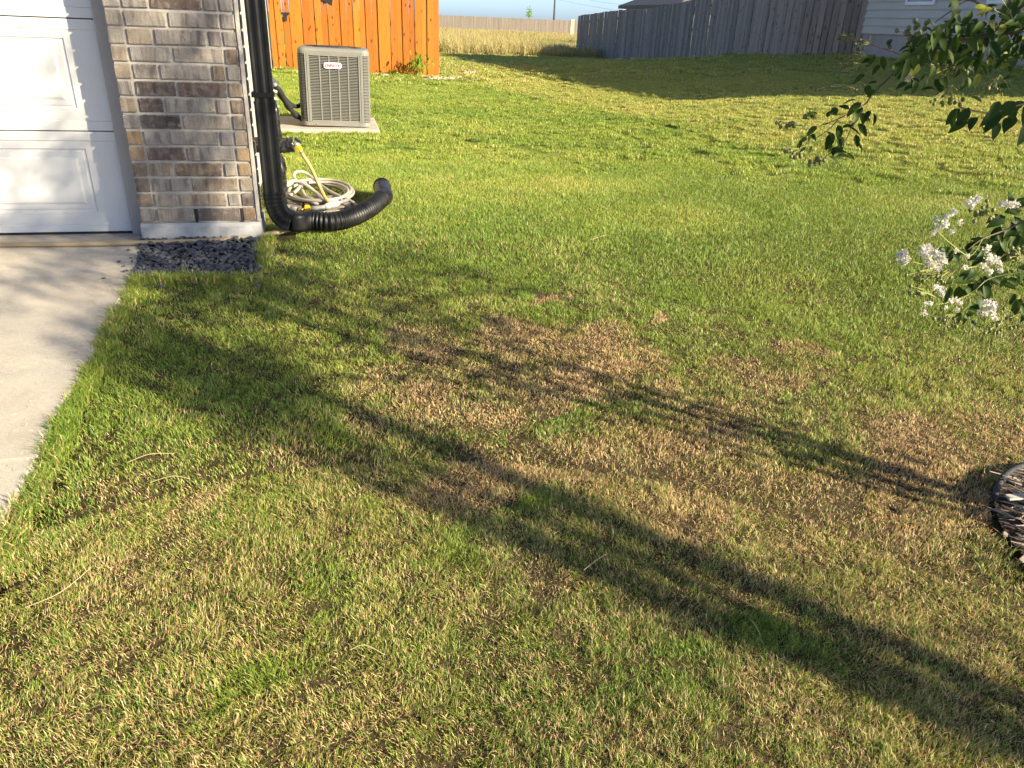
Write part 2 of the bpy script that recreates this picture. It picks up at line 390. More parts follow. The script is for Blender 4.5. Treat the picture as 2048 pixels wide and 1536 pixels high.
# ================================================================ SETTING
DRIVE_X = -1.005
def ground():
    xs = np.unique(np.concatenate([np.array([-900,-400,-150,-60,-25,-10,-6,-4,-2.5,-1.6,-1.2,-1.07,-1.03]), np.arange(-0.9,5,0.2), np.arange(5,14,0.35), np.array([15,17,20,24,30,40,60,100,200,400,900])]))
    ys = np.unique(np.concatenate([np.array([-600,-200,-60,-20,-8,-4,-2]), np.arange(-1,7,0.2), np.array([4.25]), np.arange(7,24,0.4), np.arange(24,60,1.5), np.array([65,70,80,90,100,120,160,250,400,800,1600])]))
    XX, YY = np.meshgrid(xs, ys, indexing='ij'); Z = G(XX, YY)
    und = (fbm(XX*0.9+31, YY*0.9+11, 3)-0.5)*0.05*sstep(-1.0,-0.3,XX)*(1-sstep(20,30,YY))*(1-0.7*sstep(0,1,np.abs(XX-0.0)<0.8))
    Z = Z-0.012+und*sstep(5.5,8,YY)
    Z = np.where((XX < -1.025) & (YY < 4.3), Z-0.14, Z)
    Z = np.where((XX < -0.62) & (YY >= 4.3) & (YY < 8), Z-0.10, Z)
    nx, ny = len(xs), len(ys)
    vs_ = np.stack([XX.ravel(), YY.ravel(), Z.ravel()], 1); idx = np.arange(nx*ny).reshape(nx, ny)
    fs = np.stack([idx[:-1,:-1].ravel(), idx[1:,:-1].ravel(), idx[1:,1:].ravel(), idx[:-1,1:].ravel()], 1)
    me = bpy.data.meshes.new('ground'); me.from_pydata(vs_.tolist(), [], fs.tolist()); me.materials.append(M['soil'])
    me.polygons.foreach_set('use_smooth', [True]*len(me.polygons))
    return tag(link('ground', me), kind='structure')
ground()

def driveway():
    root = tag(link('driveway', None), kind='structure')
    def slab(y0, y1):
        mb = MB(); ny = 18
        rows = []
        for i in range(ny+1):
            y = y0+(y1-y0)*i/ny; z = -0.1*max(0, 4.25-y)+0.004
            xe = DRIVE_X+0.006*math.sin(y*9.0)+0.004*math.sin(y*23)
            rows.append([(-5.2,y,z-0.1),(-5.2,y,z),(xe-0.012,y,z),(xe,y,z-0.010),(xe,y,z-0.1)])
        mb.loft(rows)
        return mb.build('slab', M['drive'], root)
    slab(2.370, 4.262); slab(-1.5, 2.352)
    mb = MB(); mb.box((-5.2,4.27,-0.12),(-1.045,4.62,0.0)); mb.build('garage_slab', M['concrete'], root)
driveway()

# ================================================================ OWN HOUSE
house = thing('brick_house', 'garage corner of a house with white garage door and tumbled brick pier', 'house')
WY = 4.33                        # face of the brick
PX0, PX1 = -1.04, -0.43
CH, ZB = 0.0795, 0.1015
def pier():
    core = MB()
    core.box((PX0+0.004, WY+0.006, ZB-0.002), (PX1-0.014, 4.60, 2.75))
    core = core.build('brick_pier', M['mortar'], house)
    # raised mortar bead down the corner beside the downspout
    mb = MB(); rows = []
    for i in range(40):
        z = ZB+0.004+i*0.066; j = random.uniform(-0.0015, 0.0015)
        rows.append([(PX1-0.014+j, WY-0.006, z),(PX1+0.002+j, WY-0.005, z),(PX1+0.003+j, WY+0.018, z),(PX1-0.014+j, WY+0.018, z)])
    mb.loft(rows); mb.build('corner_mortar', M['mortar'], house)
    GREY=(0.25,0.23,0.205); TAN=(0.26,0.215,0.16); LT=(0.27,0.245,0.205); BR=(0.175,0.135,0.095); DK=(0.078,0.062,0.055); MR=(0.105,0.076,0.063); OR=(0.25,0.175,0.10); CH_=(0.115,0.095,0.082)
    # rows from the bottom: left end brick, right end brick, colours of the bricks between
    rows = [(GREY,OR,[LT,CH_]),(BR,CH_,[LT,TAN,GREY]),(BR,TAN,[GREY,TAN]),(BR,OR,[TAN,BR,LT]),(OR,OR,[MR,GREY]),(OR,TAN,[GREY,LT,GREY]),
            (GREY,TAN,[DK,LT]),(TAN,BR,[DK,LT,GREY]),(GREY,TAN,[DK,MR]),(TAN,GREY,[GREY,GREY,BR]),(TAN,BR,[GREY,LT]),(LT,GREY,[TAN,GREY,GREY]),
            (LT,GREY,[LT,GREY]),(GREY,GREY,[GREY,MR,GREY])]
    pal = [GREY,LT,TAN,BR,GREY,MR,DK,GREY]
    while len(rows) < 33: rows.append((random.choice(pal),random.choice(pal),[random.choice(pal) for _ in range(2 if len(rows)%2==0 else 3)]))
    fx0, fx1 = PX0+0.086, PX1-0.094
    W = fx1-fx0
    def cut(i):
        if i % 2 == 0: return [(0.0,0.43),(0.46,1.0)] if i else [(0.0,0.43),(0.478,0.985)]
        return [(0.0,0.262),(0.292,0.835),(0.865,1.0)]
    def brick(x0, x1, z0, col):
        me = bpy.data.meshes.new('brick'); bm = bmesh.new(); bmesh.ops.create_cube(bm, size=1)
        L = x1-x0; H = CH-0.0125+random.uniform(-0.002,0.002); Dp = 0.09
        for p in bm.verts: p.co = Vector((p.co.x*L, p.co.y*Dp, p.co.z*H))
        bmesh.ops.bevel(bm, geom=bm.edges[:], offset=0.0035, segments=1, affect='EDGES')
        for p in bm.verts: p.co += Vector((random.uniform(-1,1)*0.0016, random.uniform(-1,1)*0.0012, random.uniform(-1,1)*0.0014))
        bm.to_mesh(me); bm.free(); me.materials.append(M['brick'])
        o = link('brick', me, core, ((x0+x1)/2, WY+Dp/2-random.uniform(0.001,0.0065), z0+CH/2), (0, random.uniform(-0.006,0.006), random.uniform(-0.008,0.008)))
        k = random.uniform(0.9, 1.1); o.color = (col[0]*k, col[1]*k, col[2]*k, 1)
    for i, (lc, rc, cols) in enumerate(rows):
        z0 = ZB+i*CH
        brick(PX0+random.uniform(-0.002,0.004), PX0+0.073, z0, lc); brick(PX1-0.083, PX1-0.020, z0, rc)
        me = bpy.data.meshes.new('brick'); bm = bmesh.new(); bmesh.ops.create_cube(bm, size=1)
        for p in bm.verts: p.co = Vector((p.co.x*0.05, p.co.y*0.235, p.co.z*(CH-0.0125)))
        bmesh.ops.bevel(bm, geom=bm.edges[:], offset=0.003, segments=1, affect='EDGES'); bm.to_mesh(me); bm.free(); me.materials.append(M['brick'])
        o = link('brick', me, core, (PX1-0.032, WY+0.148, z0+CH/2)); o.color = (rc[0]*0.6, rc[1]*0.6, rc[2]*0.6, 1)  # return brick given a darker colour to tone down direct sun on this side
        for (a, b), c in zip(cut(i), cols): brick(fx0+a*W, fx0+b*W, z0, c)
    # weep holes: dark open slots in the bottom course
    for x in (fx0+0.454*W, fx1-0.0005+0.002):
        mb = MB(); mb.box((x-0.007, WY-0.002, ZB+0.0), (x+0.007, WY+0.0055, ZB+CH-0.008)); mb.build('weep_slot', M['rubber'], core)
    # footing, a little proud, chamfered top
    mb = MB()
    x0, x1 = PX0-0.004, PX1+0.0; n = 14
    ringsL = []
    for k in range(n+1):
        x = x0+(x1-x0)*k/n; j = random.uniform(-0.003,0.003)
        ringsL.append([(x,WY-0.022+j,-0.15),(x,WY-0.020+j,ZB-0.022+j),(x,WY-0.006,ZB-0.004+j*0.5),(x,4.62,ZB-0.004),(x,4.62,-0.15)])
    mb.loft(ringsL); mb.build('footing', M['footing'], house)
pier()

def garage_door():
    DY = 4.505
    mb = MB(); mb.box((-6.0,DY+0.004,0.002),(-1.135,DY+0.03,0.014)); door = mb.build('garage_door', M['rubber'], house)
    z0 = 0.012; SH = 0.5345
    for s in range(4):
        mb = MB(); za = z0+s*SH+0.002; zb = za+SH-0.004; xr, xl = -1.10, -6.0
        # rails: strips stepped at the section joints
        prof = [(za,0.022),(za+0.001,0.0),(za+0.046,0.0),(za+0.050,0.004),(zb-0.050,0.004),(zb-0.046,0.0),(zb-0.001,0.0),(zb,0.022)]
        if s == 0: prof = [(za,0.022),(za+0.001,0.0),(za+0.040,0.0),(za+0.042,0.004),(zb-0.050,0.004),(zb-0.046,0.0),(zb-0.001,0.0),(zb,0.022)]
        pz0, pz1 = za+0.108, zb-0.088; pr, pl = -1.292, -3.40
        # outer field around the pressed panels
        def strip(x0, x1, pf): mb.loft([[(x, DY+d, z) for z, d in pf] for x in (x0, x1)], closed=False, cap0=False, cap1=False)
        strip(xr, pr, prof)
        for px in ((pl, pr), (-5.7, -3.6)):
            strip(px[1], px[0], [p for p in prof if p[0] < pz0]+[(pz0,0.004)])
            strip(px[1], px[0], [(pz1,0.004)]+[p for p in prof if p[0] > pz1])
            # nested insets of the pressed panel
            rings = []
            for ins, dp in ((0,0.004),(0.006,0.011),(0.014,0.011),(0.020,0.007),(0.048,0.0065),(0.060,0.0015)):
                a, b_, c, d_ = px[0]+ins, px[1]-ins, pz0+ins*0.9, pz1-ins*0.9
                rings.append([(a,DY+dp,c),(b_,DY+dp,c),(b_,DY+dp,d_),(a,DY+dp,d_)])
            mb.loft(rings, cap0=False, cap1=True)
        strip(pl, -3.6, prof); strip(-5.7, xl, prof)
        mb.build('door_section', M['white_paint'], door)
    mb = MB()
    mb.bevbox((-1.128, WY+0.135, -0.002), (-1.0, 4.50, 2.2), 0.004); mb.build('door_jamb', M['trim'], house)
    mb = MB(); mb.box((-6.2, WY, 2.15), (PX0-0.002, 4.6, 2.75)); mb.build('door_header', M['mortar'], house)
garage_door()

def side_walls():
    mb = MB(); mb.box((-3.0, 4.61, -0.1), (-0.57, 7.55, 2.75)); sw = mb.build('side_wall', M['beige_wall'], house)
    bd = MB()
    bd.add([(-0.567,4.61,0),(-0.567,7.55,0),(-0.554,7.55,0),(-0.554,4.61,0),(-0.567,4.61,0.17),(-0.567,7.55,0.17),(-0.560,7.55,0.17),(-0.560,4.61,0.17)],
           [(0,3,2,1),(4,5,6,7),(3,0,4,7),(2,3,7,6),(1,2,6,5),(0,1,5,4)])
    bme = bd.mesh('siding_board', M['beige_wall'])
    for i in range(16): link('siding_board', bme, sw, (0,0,0.13+i*0.163))
    mb = MB(); mb.box((-3.0, 7.55, -0.1), (-1.235, 18.7, 2.75)); mb.build('side_wall', M['beige_wall'], house)
    # roof, above the frame
    mb = MB(); e = 2.75
    mb.add([(-9,4.0,e),(-0.2,4.0,e),(-0.2,19,e),(-9,19,e),(-4.6,8.4,e+2.2),(-4.6,14.6,e+2.2),(-9,4.0,e-0.14),(-0.2,4.0,e-0.14),(-0.2,19,e-0.14),(-9,19,e-0.14)],
           [(0,1,4),(1,2,5,4),(2,3,5),(3,0,4,5),(6,9,8,7),(0,6,7,1),(1,7,8,2),(2,8,9,3),(3,9,6,0)])
    mb.build('roof', M['shingle'], house)
    # small vent hood low on the side wall, seen in profile
    h = MB(); y0, y1 = 7.25, 7.47; a = onY(556,170,7.3); tp = onY(528,138,7.3)
    h.add([(-0.558,y0,a.z),(a.x,y0,a.z),(tp.x-0.02,y0,tp.z+0.02),(-0.558,y1,a.z),(a.x,y1,a.z),(tp.x-0.02,y1,tp.z+0.02)],[(0,1,2),(3,5,4),(0,3,4,1),(1,4,5,2),(2,5,3,0)])
    h.build('vent_hood', M['vent_grey'], house)
side_walls()

# ================================================================ DOWNSPOUT AND DRAIN
def ribbed_rect(cx, cy, wx, wy, ax=Vector((1,0,0)), ay=Vector((0,1,0)), o=None, rib=0.004):
    # outline with shallow flutes on the faces
    pts = []
    def edge(p, q, nrm):
        for k in range(9):
            t = k/9; d = rib if k in (2,3,6,7) else 0
            pts.append((p[0]+(q[0]-p[0])*t-nrm[0]*d, p[1]+(q[1]-p[1])*t-nrm[1]*d))
    hx, hy = wx/2, wy/2
    edge((-hx,-hy),(hx,-hy),(0,-1)); edge((hx,-hy),(hx,hy),(1,0)); edge((hx,hy),(-hx,hy),(0,1)); edge((-hx,hy),(-hx,-hy),(-1,0))
    o = o or Vector((cx,cy,0))
    return [o+ax*p[0]+ay*p[1] for p in pts]
def downspout():
    d = thing('downspout', 'black ribbed metal downspout running down the brick corner', 'downspout')
    cx, cy, wx, wy = -0.352, 4.42, 0.096, 0.082
    mb = MB(); mb.loft([ribbed_rect(cx,cy,wx,wy,o=Vector((cx,cy,z))) for z in (0.70,2.6)]); mb.build('upper_pipe', M['black_paint'], d)
    mb = MB(); mb.loft([ribbed_rect(cx,cy,wx*1.07,wy*1.07,o=Vector((cx,cy,z))) for z in (0.235,0.72)]); mb.build('lower_pipe', M['black_paint'], d)
    # crimped elbow turning out to the side
    path = [(0,0.250),(0.001,0.205),(0.008,0.162),(0.022,0.124),(0.046,0.095),(0.082,0.078)]
    rings = []; N = 21
    pp = spline([Vector((cx+a, cy-a*0.10, z)) for a, z in path], 4)
    for i, p in enumerate(pp):
        t = (pp[min(i+1,len(pp)-1)]-pp[max(i-1,0)]).normalized()
        ay = Vector((0.1,1,0)).normalized(); ax = ay.cross(t).normalized()*-1
        k = 1.07 if i % 2 else 1.03
        rings.append(ribbed_rect(0,0,wx*k,wy*k,ax=ax if ax.x > 0 or ax.z > 0 else -ax,ay=ay,o=p,rib=0.002))
    mb = MB(); mb.loft(rings); mb.build('elbow', M['black_paint'], d)
    for z in (0.712,):
        mb = MB(); mb.loft([ribbed_rect(cx,cy,wx*1.10,wy*1.10,o=Vector((cx,cy,q))) for q in (z-0.006,z+0.008)]); mb.build('joint_band', M['black_paint'], d)
    mb = MB(); mb.box((cx-wx/2-0.012,cy-wy/2-0.004,0.74),(cx+wx/2+0.004,cy+wy/2+0.002,0.765)); mb.build('strap', M['black_paint'], d)
    return d
downspout()
def drain_pipe():
    d = thing('drain_pipe', 'black corrugated drain pipe curving across the grass from the downspout', 'drain pipe')
    # square to round adapter
    a0 = Vector((-0.285, 4.412, 0.072)); 
    p = [onZ(622,441,0.062), onZ(665,443,0.060), onZ(705,434,0.058), onZ(742,415,0.056), onZ(762,398,0.056)]
    dirv = (p[0]-a0).normalized(); side = Vector((0,0,1)).cross(dirv).normalized(); up = dirv.cross(side)
    def sq(o, hw, hh, r):   # rounded rectangle with 24 points, r=1 round
        out = []
        for k in range(24):
            a = 2*math.pi*k/24; c, s = math.cos(a), math.sin(a)
            m = max(abs(c), abs(s)); q = (1/m)*(1-r)+r
            out.append(o+side*(c*q*hw)+up*(s*q*hh))
        return out
    mb = MB()
    mb.loft([sq(a0,0.052,0.048,0.12), sq(a0+dirv*0.080,0.054,0.050,0.12), sq(a0+dirv*0.085,0.050,0.048,0.2), sq(a0+dirv*0.115,0.052,0.052,0.85), sq(p[0],0.055,0.055,1.0)])
    mb.build('adapter', M['black_plastic'], d, True)
    pts = spline(p, 14); L = len(pts); rad = []; dense = []
    # resample evenly for regular corrugations
    acc = [0]
    for i in range(1,L): acc.append(acc[-1]+(pts[i]-pts[i-1]).length)
    tot = acc[-1]; sl = [0.0]
    while sl[-1] < tot-0.03:
        pit = 0.019+0.026*(sl[-1]/tot); sl += [sl[-1]+pit*(k+1)/6 for k in range(6)]
    nr = len(sl)-1
    for i in range(nr+1):
        s = min(sl[i], tot-1e-4); j = max(k for k in range(L) if acc[k] <= s+1e-9); j = min(j, L-2)
        t = (s-acc[j])/(acc[j+1]-acc[j]); dense.append(pts[j].lerp(pts[j+1], t))
        ph = (i % 6); rad.append([0.0475,0.0495,0.0555,0.0565,0.0555,0.0495][ph])
    mb = MB(); mb.tube(dense, rad, 20); mb.build('corrugated_tube', M['black_plastic'], d, True)
    e0 = p[-1]; e1 = onZ(766,392,0.058); e2 = onZ(764,373,0.058)
    ep = spline([e0-(p[-1]-p[-2]).normalized()*0.02, e0, e0.lerp(e1,0.8)+Vector((0.012,0,0)), e1+Vector((0.005,0.06,0.002)), e2], 5)
    mb = MB(); mb.tube(ep, 0.0575, 20, caps=True); mb.build('end_elbow', M['black_plastic'], d, True)
    mb = MB(); dv = (ep[-1]-ep[-2]).normalized(); mb.tube([ep[-1]-dv*0.03, ep[-1]+dv*0.004, ep[-1]+dv*0.005], [0.063,0.063,0.055], 20); mb.build('end_collar', M['black_plastic'], d, True)
drain_pipe()

# ================================================================ HOSES AND FAUCET
def faucet():
    f = thing('hose_faucet', 'outdoor faucet wrapped in black tape beside the downspout', 'faucet')
    Y = 5.0; a = onY(545,290,Y); b = onY(587,289,Y)
    pts = spline([Vector((-0.555,Y,b.z-0.002)), a, a.lerp(b,0.55)+Vector((0,0,-0.004)), b], 7)
    rad = [0.046+0.0025*math.sin(i*2.4)+0.0015*random.uniform(-1,1) for i in range(len(pts))]; rad[0] = 0.03; rad[-1] = 0.047
    mb = MB(); mb.tube(pts, rad, 14); mb.build('wrapped_pipe', M['tape'], f, True)
    top = onY(545,205,Y+0.15); bot = Vector((top.x,Y+0.15,-0.05))
    pts = [bot.lerp(top, k/14)+Vector((0.006*math.sin(k*2.1),0,0)) for k in range(15)]
    mb = MB(); mb.tube(pts, [0.034+0.006*math.sin(k*1.3)+(0.012 if 3 < k < 7 else 0) for k in range(15)], 12); mb.build('wrapped_riser', M['tape'], f, True)
    c = onY(592,288,Y); mb = MB(); mb.tube([b, c, c+Vector((0.02,-0.01,-0.012))], [0.014,0.017,0.013], 10); mb.build('spout', M['steel'], f, True)
    h = onY(596,281,Y); mb = MB(); mb.bevbox((-0.022,-0.01,-0.008),(0.022,0.01,0.008),0.003, Matrix.Translation(h) @ Matrix.Rotation(R(35),4,'Y')); mb.tube([c, h], 0.005, 6); mb.build('handle', M['metal_black'], f)
faucet()
def hoses():
    # tan hose down from the faucet
    t = thing('garden_hose', 'short tan hose hanging from the taped faucet with yellow coupling', 'hose')
    P = [onY(598,297,5.0), onY(607,312,5.02), onY(622,336,5.05), onY(637,368,5.08), onY(650,395,5.02), onZ(662,408,0.045)]
    mb = MB(); mb.tube(spline(P, 6), 0.0115, 10); mb.build('tube', M['hose_tan'], t, True)
    d = (P[1]-P[0]).normalized(); mb = MB()
    for k in range(6):
        a = k*math.pi/3; q = d.orthogonal().normalized(); q2 = d.cross(q); o = q*math.cos(a)+q2*math.sin(a)
        mb.tube([P[0]-d*0.022+o*0.013, P[0]+d*0.012+o*0.013], 0.0075, 6)
    mb.tube([P[0]-d*0.024,P[0]+d*0.014], 0.017, 12); mb.build('coupling', M['yellow'], t)
    mb = MB(); mb.tube([P[0]+d*0.01, P[0]+d*0.03], 0.013, 10); mb.build('ferrule', M['steel'], t, True)
    # cream hose, coiled
    c = thing('garden_hose', 'cream garden hose lying in loose coils beside the drain pipe', 'hose')
    pts = []
    # flat oval windings piled on the ground, then the two big loops that stand out
    for k in range(0, 16*4):
        a = -2*math.pi*k/16+2.4; lay = k/16
        u = 636+(62+6*math.sin(lay*2.7))*math.cos(a)+4*math.sin(lay*3.1); v = 383+(19+3*math.cos(lay*2.2))*math.sin(a)+3*math.sin(lay*1.7)
        pts.append(onZ(u, v, 0.018+0.012*lay+0.006*math.sin(a*2)))
    loop = [(600,372,0.09),(590,358,0.12),(588,348,0.15),(597,343,0.16),(612,346,0.13),(632,362,0.09),(655,380,0.07),(685,395,0.05),(706,405,0.04),(714,414,0.02),(702,421,0.015),(660,423,0.012),(628,423,0.02)]
    pts += [onZ(*q) for q in loop]
    mb = MB(); mb.tube(spline(pts, 4), 0.0105, 8); mb.build('tube', M['hose_white'], c, True)
    loop2 = [(672,398,0.02),(650,400,0.05),(632,386,0.06),(612,370,0.10),(590,362,0.12),(572,368,0.11),(562,384,0.08),(563,400,0.06),(572,412,0.04),(582,417,0.03)]
    mb = MB(); mb.tube(spline([onZ(*q) for q in loop2], 6), 0.0125, 9); mb.build('tube_end', M['hose_white'], c, True)
    loop3 = [(598,360,0.07),(606,385,0.06),(620,402,0.045),(636,406,0.04),(646,396,0.03),(640,388,0.03)]
    mb = MB(); mb.tube(spline([onZ(*q) for q in loop3], 6), 0.0125, 9); mb.build('tube_loop', M['hose_white'], c, True)
    a, b = onZ(582,417,0.03), onZ(594,419,0.03)
    mb = MB(); mb.tube([a,b], 0.014, 10); mb.build('ferrule', M['grey_plastic'], c, True)
    a, b = onZ(597,419,0.03), onZ(608,420,0.03); mb = MB(); mb.tube([a,a.lerp(b,0.5),b], [0.013,0.016,0.012], 8); mb.build('fitting', M['brass'], c, True)
    o = onZ(615,418,0.035); mb = MB()
    mb.tube([o-Vector((0.016,0,0)), o+Vector((0.018,0,0.002))], 0.020, 12)
    for k in range(6):
        an = k*math.pi/3; q = Vector((0,math.cos(an),math.sin(an)))*0.019
        mb.tube([o+q-Vector((0.014,0,0)), o+q+Vector((0.014,0,0))], 0.007, 6)
    mb.build('coupling', M['yellow'], c)
    # spray wand resting on the coils
    s = thing('spray_nozzle', 'white and grey spray nozzle resting in front of the hose coils', 'nozzle')
    a, b, e, f = onZ(622,417,0.05), onZ(650,414,0.055), onZ(677,406,0.06), onZ(695,400,0.06)
    mb = MB(); mb.tube(spline([a,b],3), 0.014, 10); mb.tube([e,f], 0.012, 10); mb.build('grey_tube', M['grey_plastic'], s, True)
    mb = MB(); mb.tube([b+(b-e)*0.0,b.lerp(e,0.2),b.lerp(e,0.8),e], [0.016,0.021,0.021,0.016], 12); mb.build('white_grip', M['white_plastic'], s, True)
    # brown hose along the edge of the garage slab
    h = thing('garden_hose', 'dirty brown hose stretched along the foot of the garage door and footing', 'hose')
    P = [(-3.2,4.285,0.016),(-2.4,4.272,0.017)]+[tuple(onZ(u,v,0.016)) for u, v in ((0,489.5),(140,488.5),(270,486),(400,482),(470,477.5),(520,471),(560,464),(585,458))]
    mb = MB(); mb.tube(spline(P, 8), 0.0135, 10); mb.build('tube', M['hose_brown'], h, True)
    # flat paving pieces under the coil
    g_ = 'flat stones under the hose coils'
    for i, (u0, u1, v0, v1) in enumerate(((566,606,393,417),(607,650,391,415),(652,700,390,413))):
        a, b = onZ(u0,v1,0.012), onZ(u1,v0,0.012); mb = MB()
        mb.bevbox((a.x,a.y,-0.03),(b.x,b.y,0.012),0.005)
        o = mb.build('paving_stone', M['paver'])
        tag(o, ['flat brown paving stone under the hose coils, nearest the downspout','middle flat brown paving stone under the hose coils','flat brown paving stone under the hose coils, nearest the drain pipe end'][i], 'paving stone', g_)
hoses()

# ================================================================ AIR CONDITIONER
def rrect(hw, hd, r, n=5):
    out = []
    for cx, cy, a0 in ((hw-r,-hd+r,-90),(hw-r,hd-r,0),(-hw+r,hd-r,90),(-hw+r,-hd+r,180)):
        for k in range(n+1):
            a = R(a0+90*k/n); out.append((cx+r*math.cos(a), cy+r*math.sin(a)))
    return out
def aircon():
    pad = MB()
    a, b = onZ(540,262,0.055), onZ(757,263,0.055)
    n = 10
    pad.bevbox((-0.62,8.50,-0.05),(0.475,9.62,0.052),0.012)
    pd = pad.build('equipment_pad', M['concrete']); tag(pd, 'pale concrete slab under the air conditioner', 'concrete pad')
    ac = thing('air_conditioner', 'grey louvred air conditioner unit standing on the concrete pad', 'air conditioner')
    HW = 0.362; H = 0.775; Z0 = 0.052
    ac.location = (0.035, 8.66+HW, Z0); ac.rotation_euler = (R(-0.3), R(0.9), R(-1.6))
    def ring(hw, r, z, d=0): return [(x, y, z) for x, y in rrect(hw-d, hw-d, max(r-d,0.01))]
    mb = MB(); mb.loft([ring(HW,0.075,0.018,0.028), ring(HW,0.075,H-0.05,0.028)]); mb.build('coil_core', M['ac_dark'], ac)
    mb = MB(); mb.loft([ring(HW,0.075,0.012,0.004), ring(HW,0.075,0.012,-0.001), ring(HW,0.075,0.055,-0.001), ring(HW,0.075,0.058,0.012)], cap1=False); mb.build('base_pan', M['ac_paint'], ac, False)
    for k in range(4):
        x, y = ((-1,-1),(1,-1),(1,1),(-1,1))[k]; mb = MB(); mb.box((x*0.26-0.04,y*0.26-0.04,0.0),(x*0.26+0.04,y*0.26+0.04,0.013)); mb.build('foot', M['rubber'], ac)
    lv = MB(); nl = 43; zz0, zz1 = 0.064, H-0.062; st = (zz1-zz0)/nl
    for i in range(nl):
        z = zz0+i*st
        lv.loft([ring(HW,0.075,z,0.003), ring(HW,0.075,z+st*0.40,0.003), ring(HW,0.075,z+st*0.50,0.026)], cap0=False, cap1=False)
    lv.build('louvre_rings', M['ac_paint'], ac)
    # upright trims: corner seams and bars on each face
    for f in range(4):
        Rm = Matrix.Rotation(f*math.pi/2, 4, 'Z')
        for x, wd, dp in ((-0.272,0.044,0.004),(0.272,0.044,0.004)):
            mb = MB(); mb.bevbox((x-wd/2,-HW-dp,0.05),(x+wd/2,-HW+0.012,H-0.05),0.002,Rm); mb.build('panel_seam', M['ac_paint'], ac)
            mb = MB(); mb.box((x-0.003,-HW-dp-0.0012,0.052),(x+0.0005,-HW-dp+0.0005,H-0.052),Rm); mb.build('seam_gap', M['ac_dark'], ac)
        for x in (-0.144,-0.048,0.048,0.144):
            mb = MB(); mb.bevbox((x-0.006,-HW-0.001,0.05),(x+0.006,-HW+0.014,H-0.05),0.0015,Rm); mb.build('grille_bar', M['ac_paint'], ac)
        mb = MB(); mb.box((-0.245,-HW-0.002,0.052),(0.245,-HW+0.01,0.070),Rm); mb.box((-0.245,-HW-0.002,H-0.075),(0.245,-HW+0.01,H-0.05),Rm); mb.build('grille_rail', M['ac_paint'], ac)
    # cap with rounded shoulders and fan opening
    mb = MB()
    R2 = [ring(HW,0.075,H-0.062,-0.003), ring(HW,0.075,H-0.030,-0.004), ring(HW,0.075,H-0.012,0.004), ring(HW,0.075,H,0.022), ring(HW,0.075,H+0.003,0.045)]
    nn = len(R2[0]); 
    def circ(r, z):
        out = []
        for x, y, _ in R2[0]:
            a = math.atan2(y, x); out.append((r*math.cos(a), r*math.sin(a), z))
        return out
    mb.loft(R2+[circ(0.30,H+0.004), circ(0.292,H-0.03), circ(0.29,H-0.12)], cap0=False, cap1=True); mb.build('top_cap', M['ac_paint'], ac)
    mb = MB(); mb.loft([circ(0.288,H-0.114), circ(0.001,H-0.113)], cap0=False, cap1=False); mb.build('fan_well', M['ac_dark'], ac)
    mb = MB()
    for k in range(9):
        r = 0.05+k*0.03; mb.tube([(r*math.cos(2*math.pi*j/28), r*math.sin(2*math.pi*j/28), H+0.008-0.0*r) for j in range(29)], 0.0022, 5, False)
    for k in range(8):
        a = k*math.pi/4+0.2; mb.tube([(0.03*math.cos(a),0.03*math.sin(a),H+0.010),(0.296*math.cos(a),0.296*math.sin(a),H+0.009)], 0.003, 5)
    mb.build('fan_guard', M['ac_dark'], ac)
    # maker's plate
    bz = H-0.062-0.102; bx = -0.012; by = -HW-0.004
    mb = MB(); hw, hh = 0.094, 0.028
    out = []
    for cx, a0 in ((hw-hh,-90),(-hw+hh,90)):
        for k in range(9):
            a = R(a0+180*k/8); out.append((cx+hh*math.cos(a), hh*math.sin(a)))
    mb.loft([[(bx+x, by+d, bz+z) for x, z in out] for d in (0.004,-0.004)]); badge = mb.build('name_plate', M['badge_white'], ac)
    cu = bpy.data.curves.new('lettering', 'FONT'); cu.body = 'LENNOX'; cu.size = 0.042; cu.shear = 0.25; cu.extrude = 0.0012; cu.align_x = 'CENTER'; cu.align_y = 'CENTER'; cu.offset = 0.0009
    tmp = bpy.data.objects.new('lettering_curve', cu); COL.objects.link(tmp)
    dg = bpy.context.evaluated_depsgraph_get(); me = bpy.data.meshes.new_from_object(tmp.evaluated_get(dg)); bpy.data.objects.remove(tmp); bpy.data.curves.remove(cu)
    me.materials.clear(); me.materials.append(M['badge_red'])
    link('lettering', me, badge, (bx-0.012, by-0.006, bz), (R(90), 0, 0))
    mb = MB(); pa = [(bx+0.058+0.020*math.cos(R(a)), by-0.0045, bz+0.019*math.sin(R(a))) for a in range(-75,80,10)]
    mb.tube(pa, [0.0006+0.0022*math.sin(math.pi*i/(len(pa)-1)) for i in range(len(pa))], 6); mb.build('red_arc', M['badge_red'], badge)
    for sx_, sz in ((-0.272,0.38),(0.272,0.37),(-0.20,0.03),(0.26,0.03)):
        mb = MB(); mb.ico((sx_,-HW-0.005,sz),0.006,1); mb.build('screw', M['steel'], ac)
    # insulated line set to the wall
    ls = thing('refrigerant_lines', 'pair of black insulated pipes sagging from the wall to the air conditioner', 'pipes')
    P = [Vector((-0.56,7.6,0.60)), onY(553,174,7.7), onY(566,192,8.1), onY(580,207,8.5), onY(593,213,8.85), onY(606,207,9.0), Vector((-0.29,9.02,0.25))]
    mb = MB(); mb.tube(spline(P,6), 0.022, 10); mb.build('thin_line', M['foam'], ls, True)
    P = [Vector((-0.56,7.62,0.60)), onY(554,176,7.7), onY(568,200,8.1), onY(582,219,8.5), onY(594,232,8.85), onY(607,238,9.05), Vector((-0.28,9.1,0.12))]
    mb = MB(); mb.tube(spline(P,6), [0.03+0.006*math.sin(i*0.9) for i in range(37)], 12); mb.build('thick_line', M['foam'], ls, True)
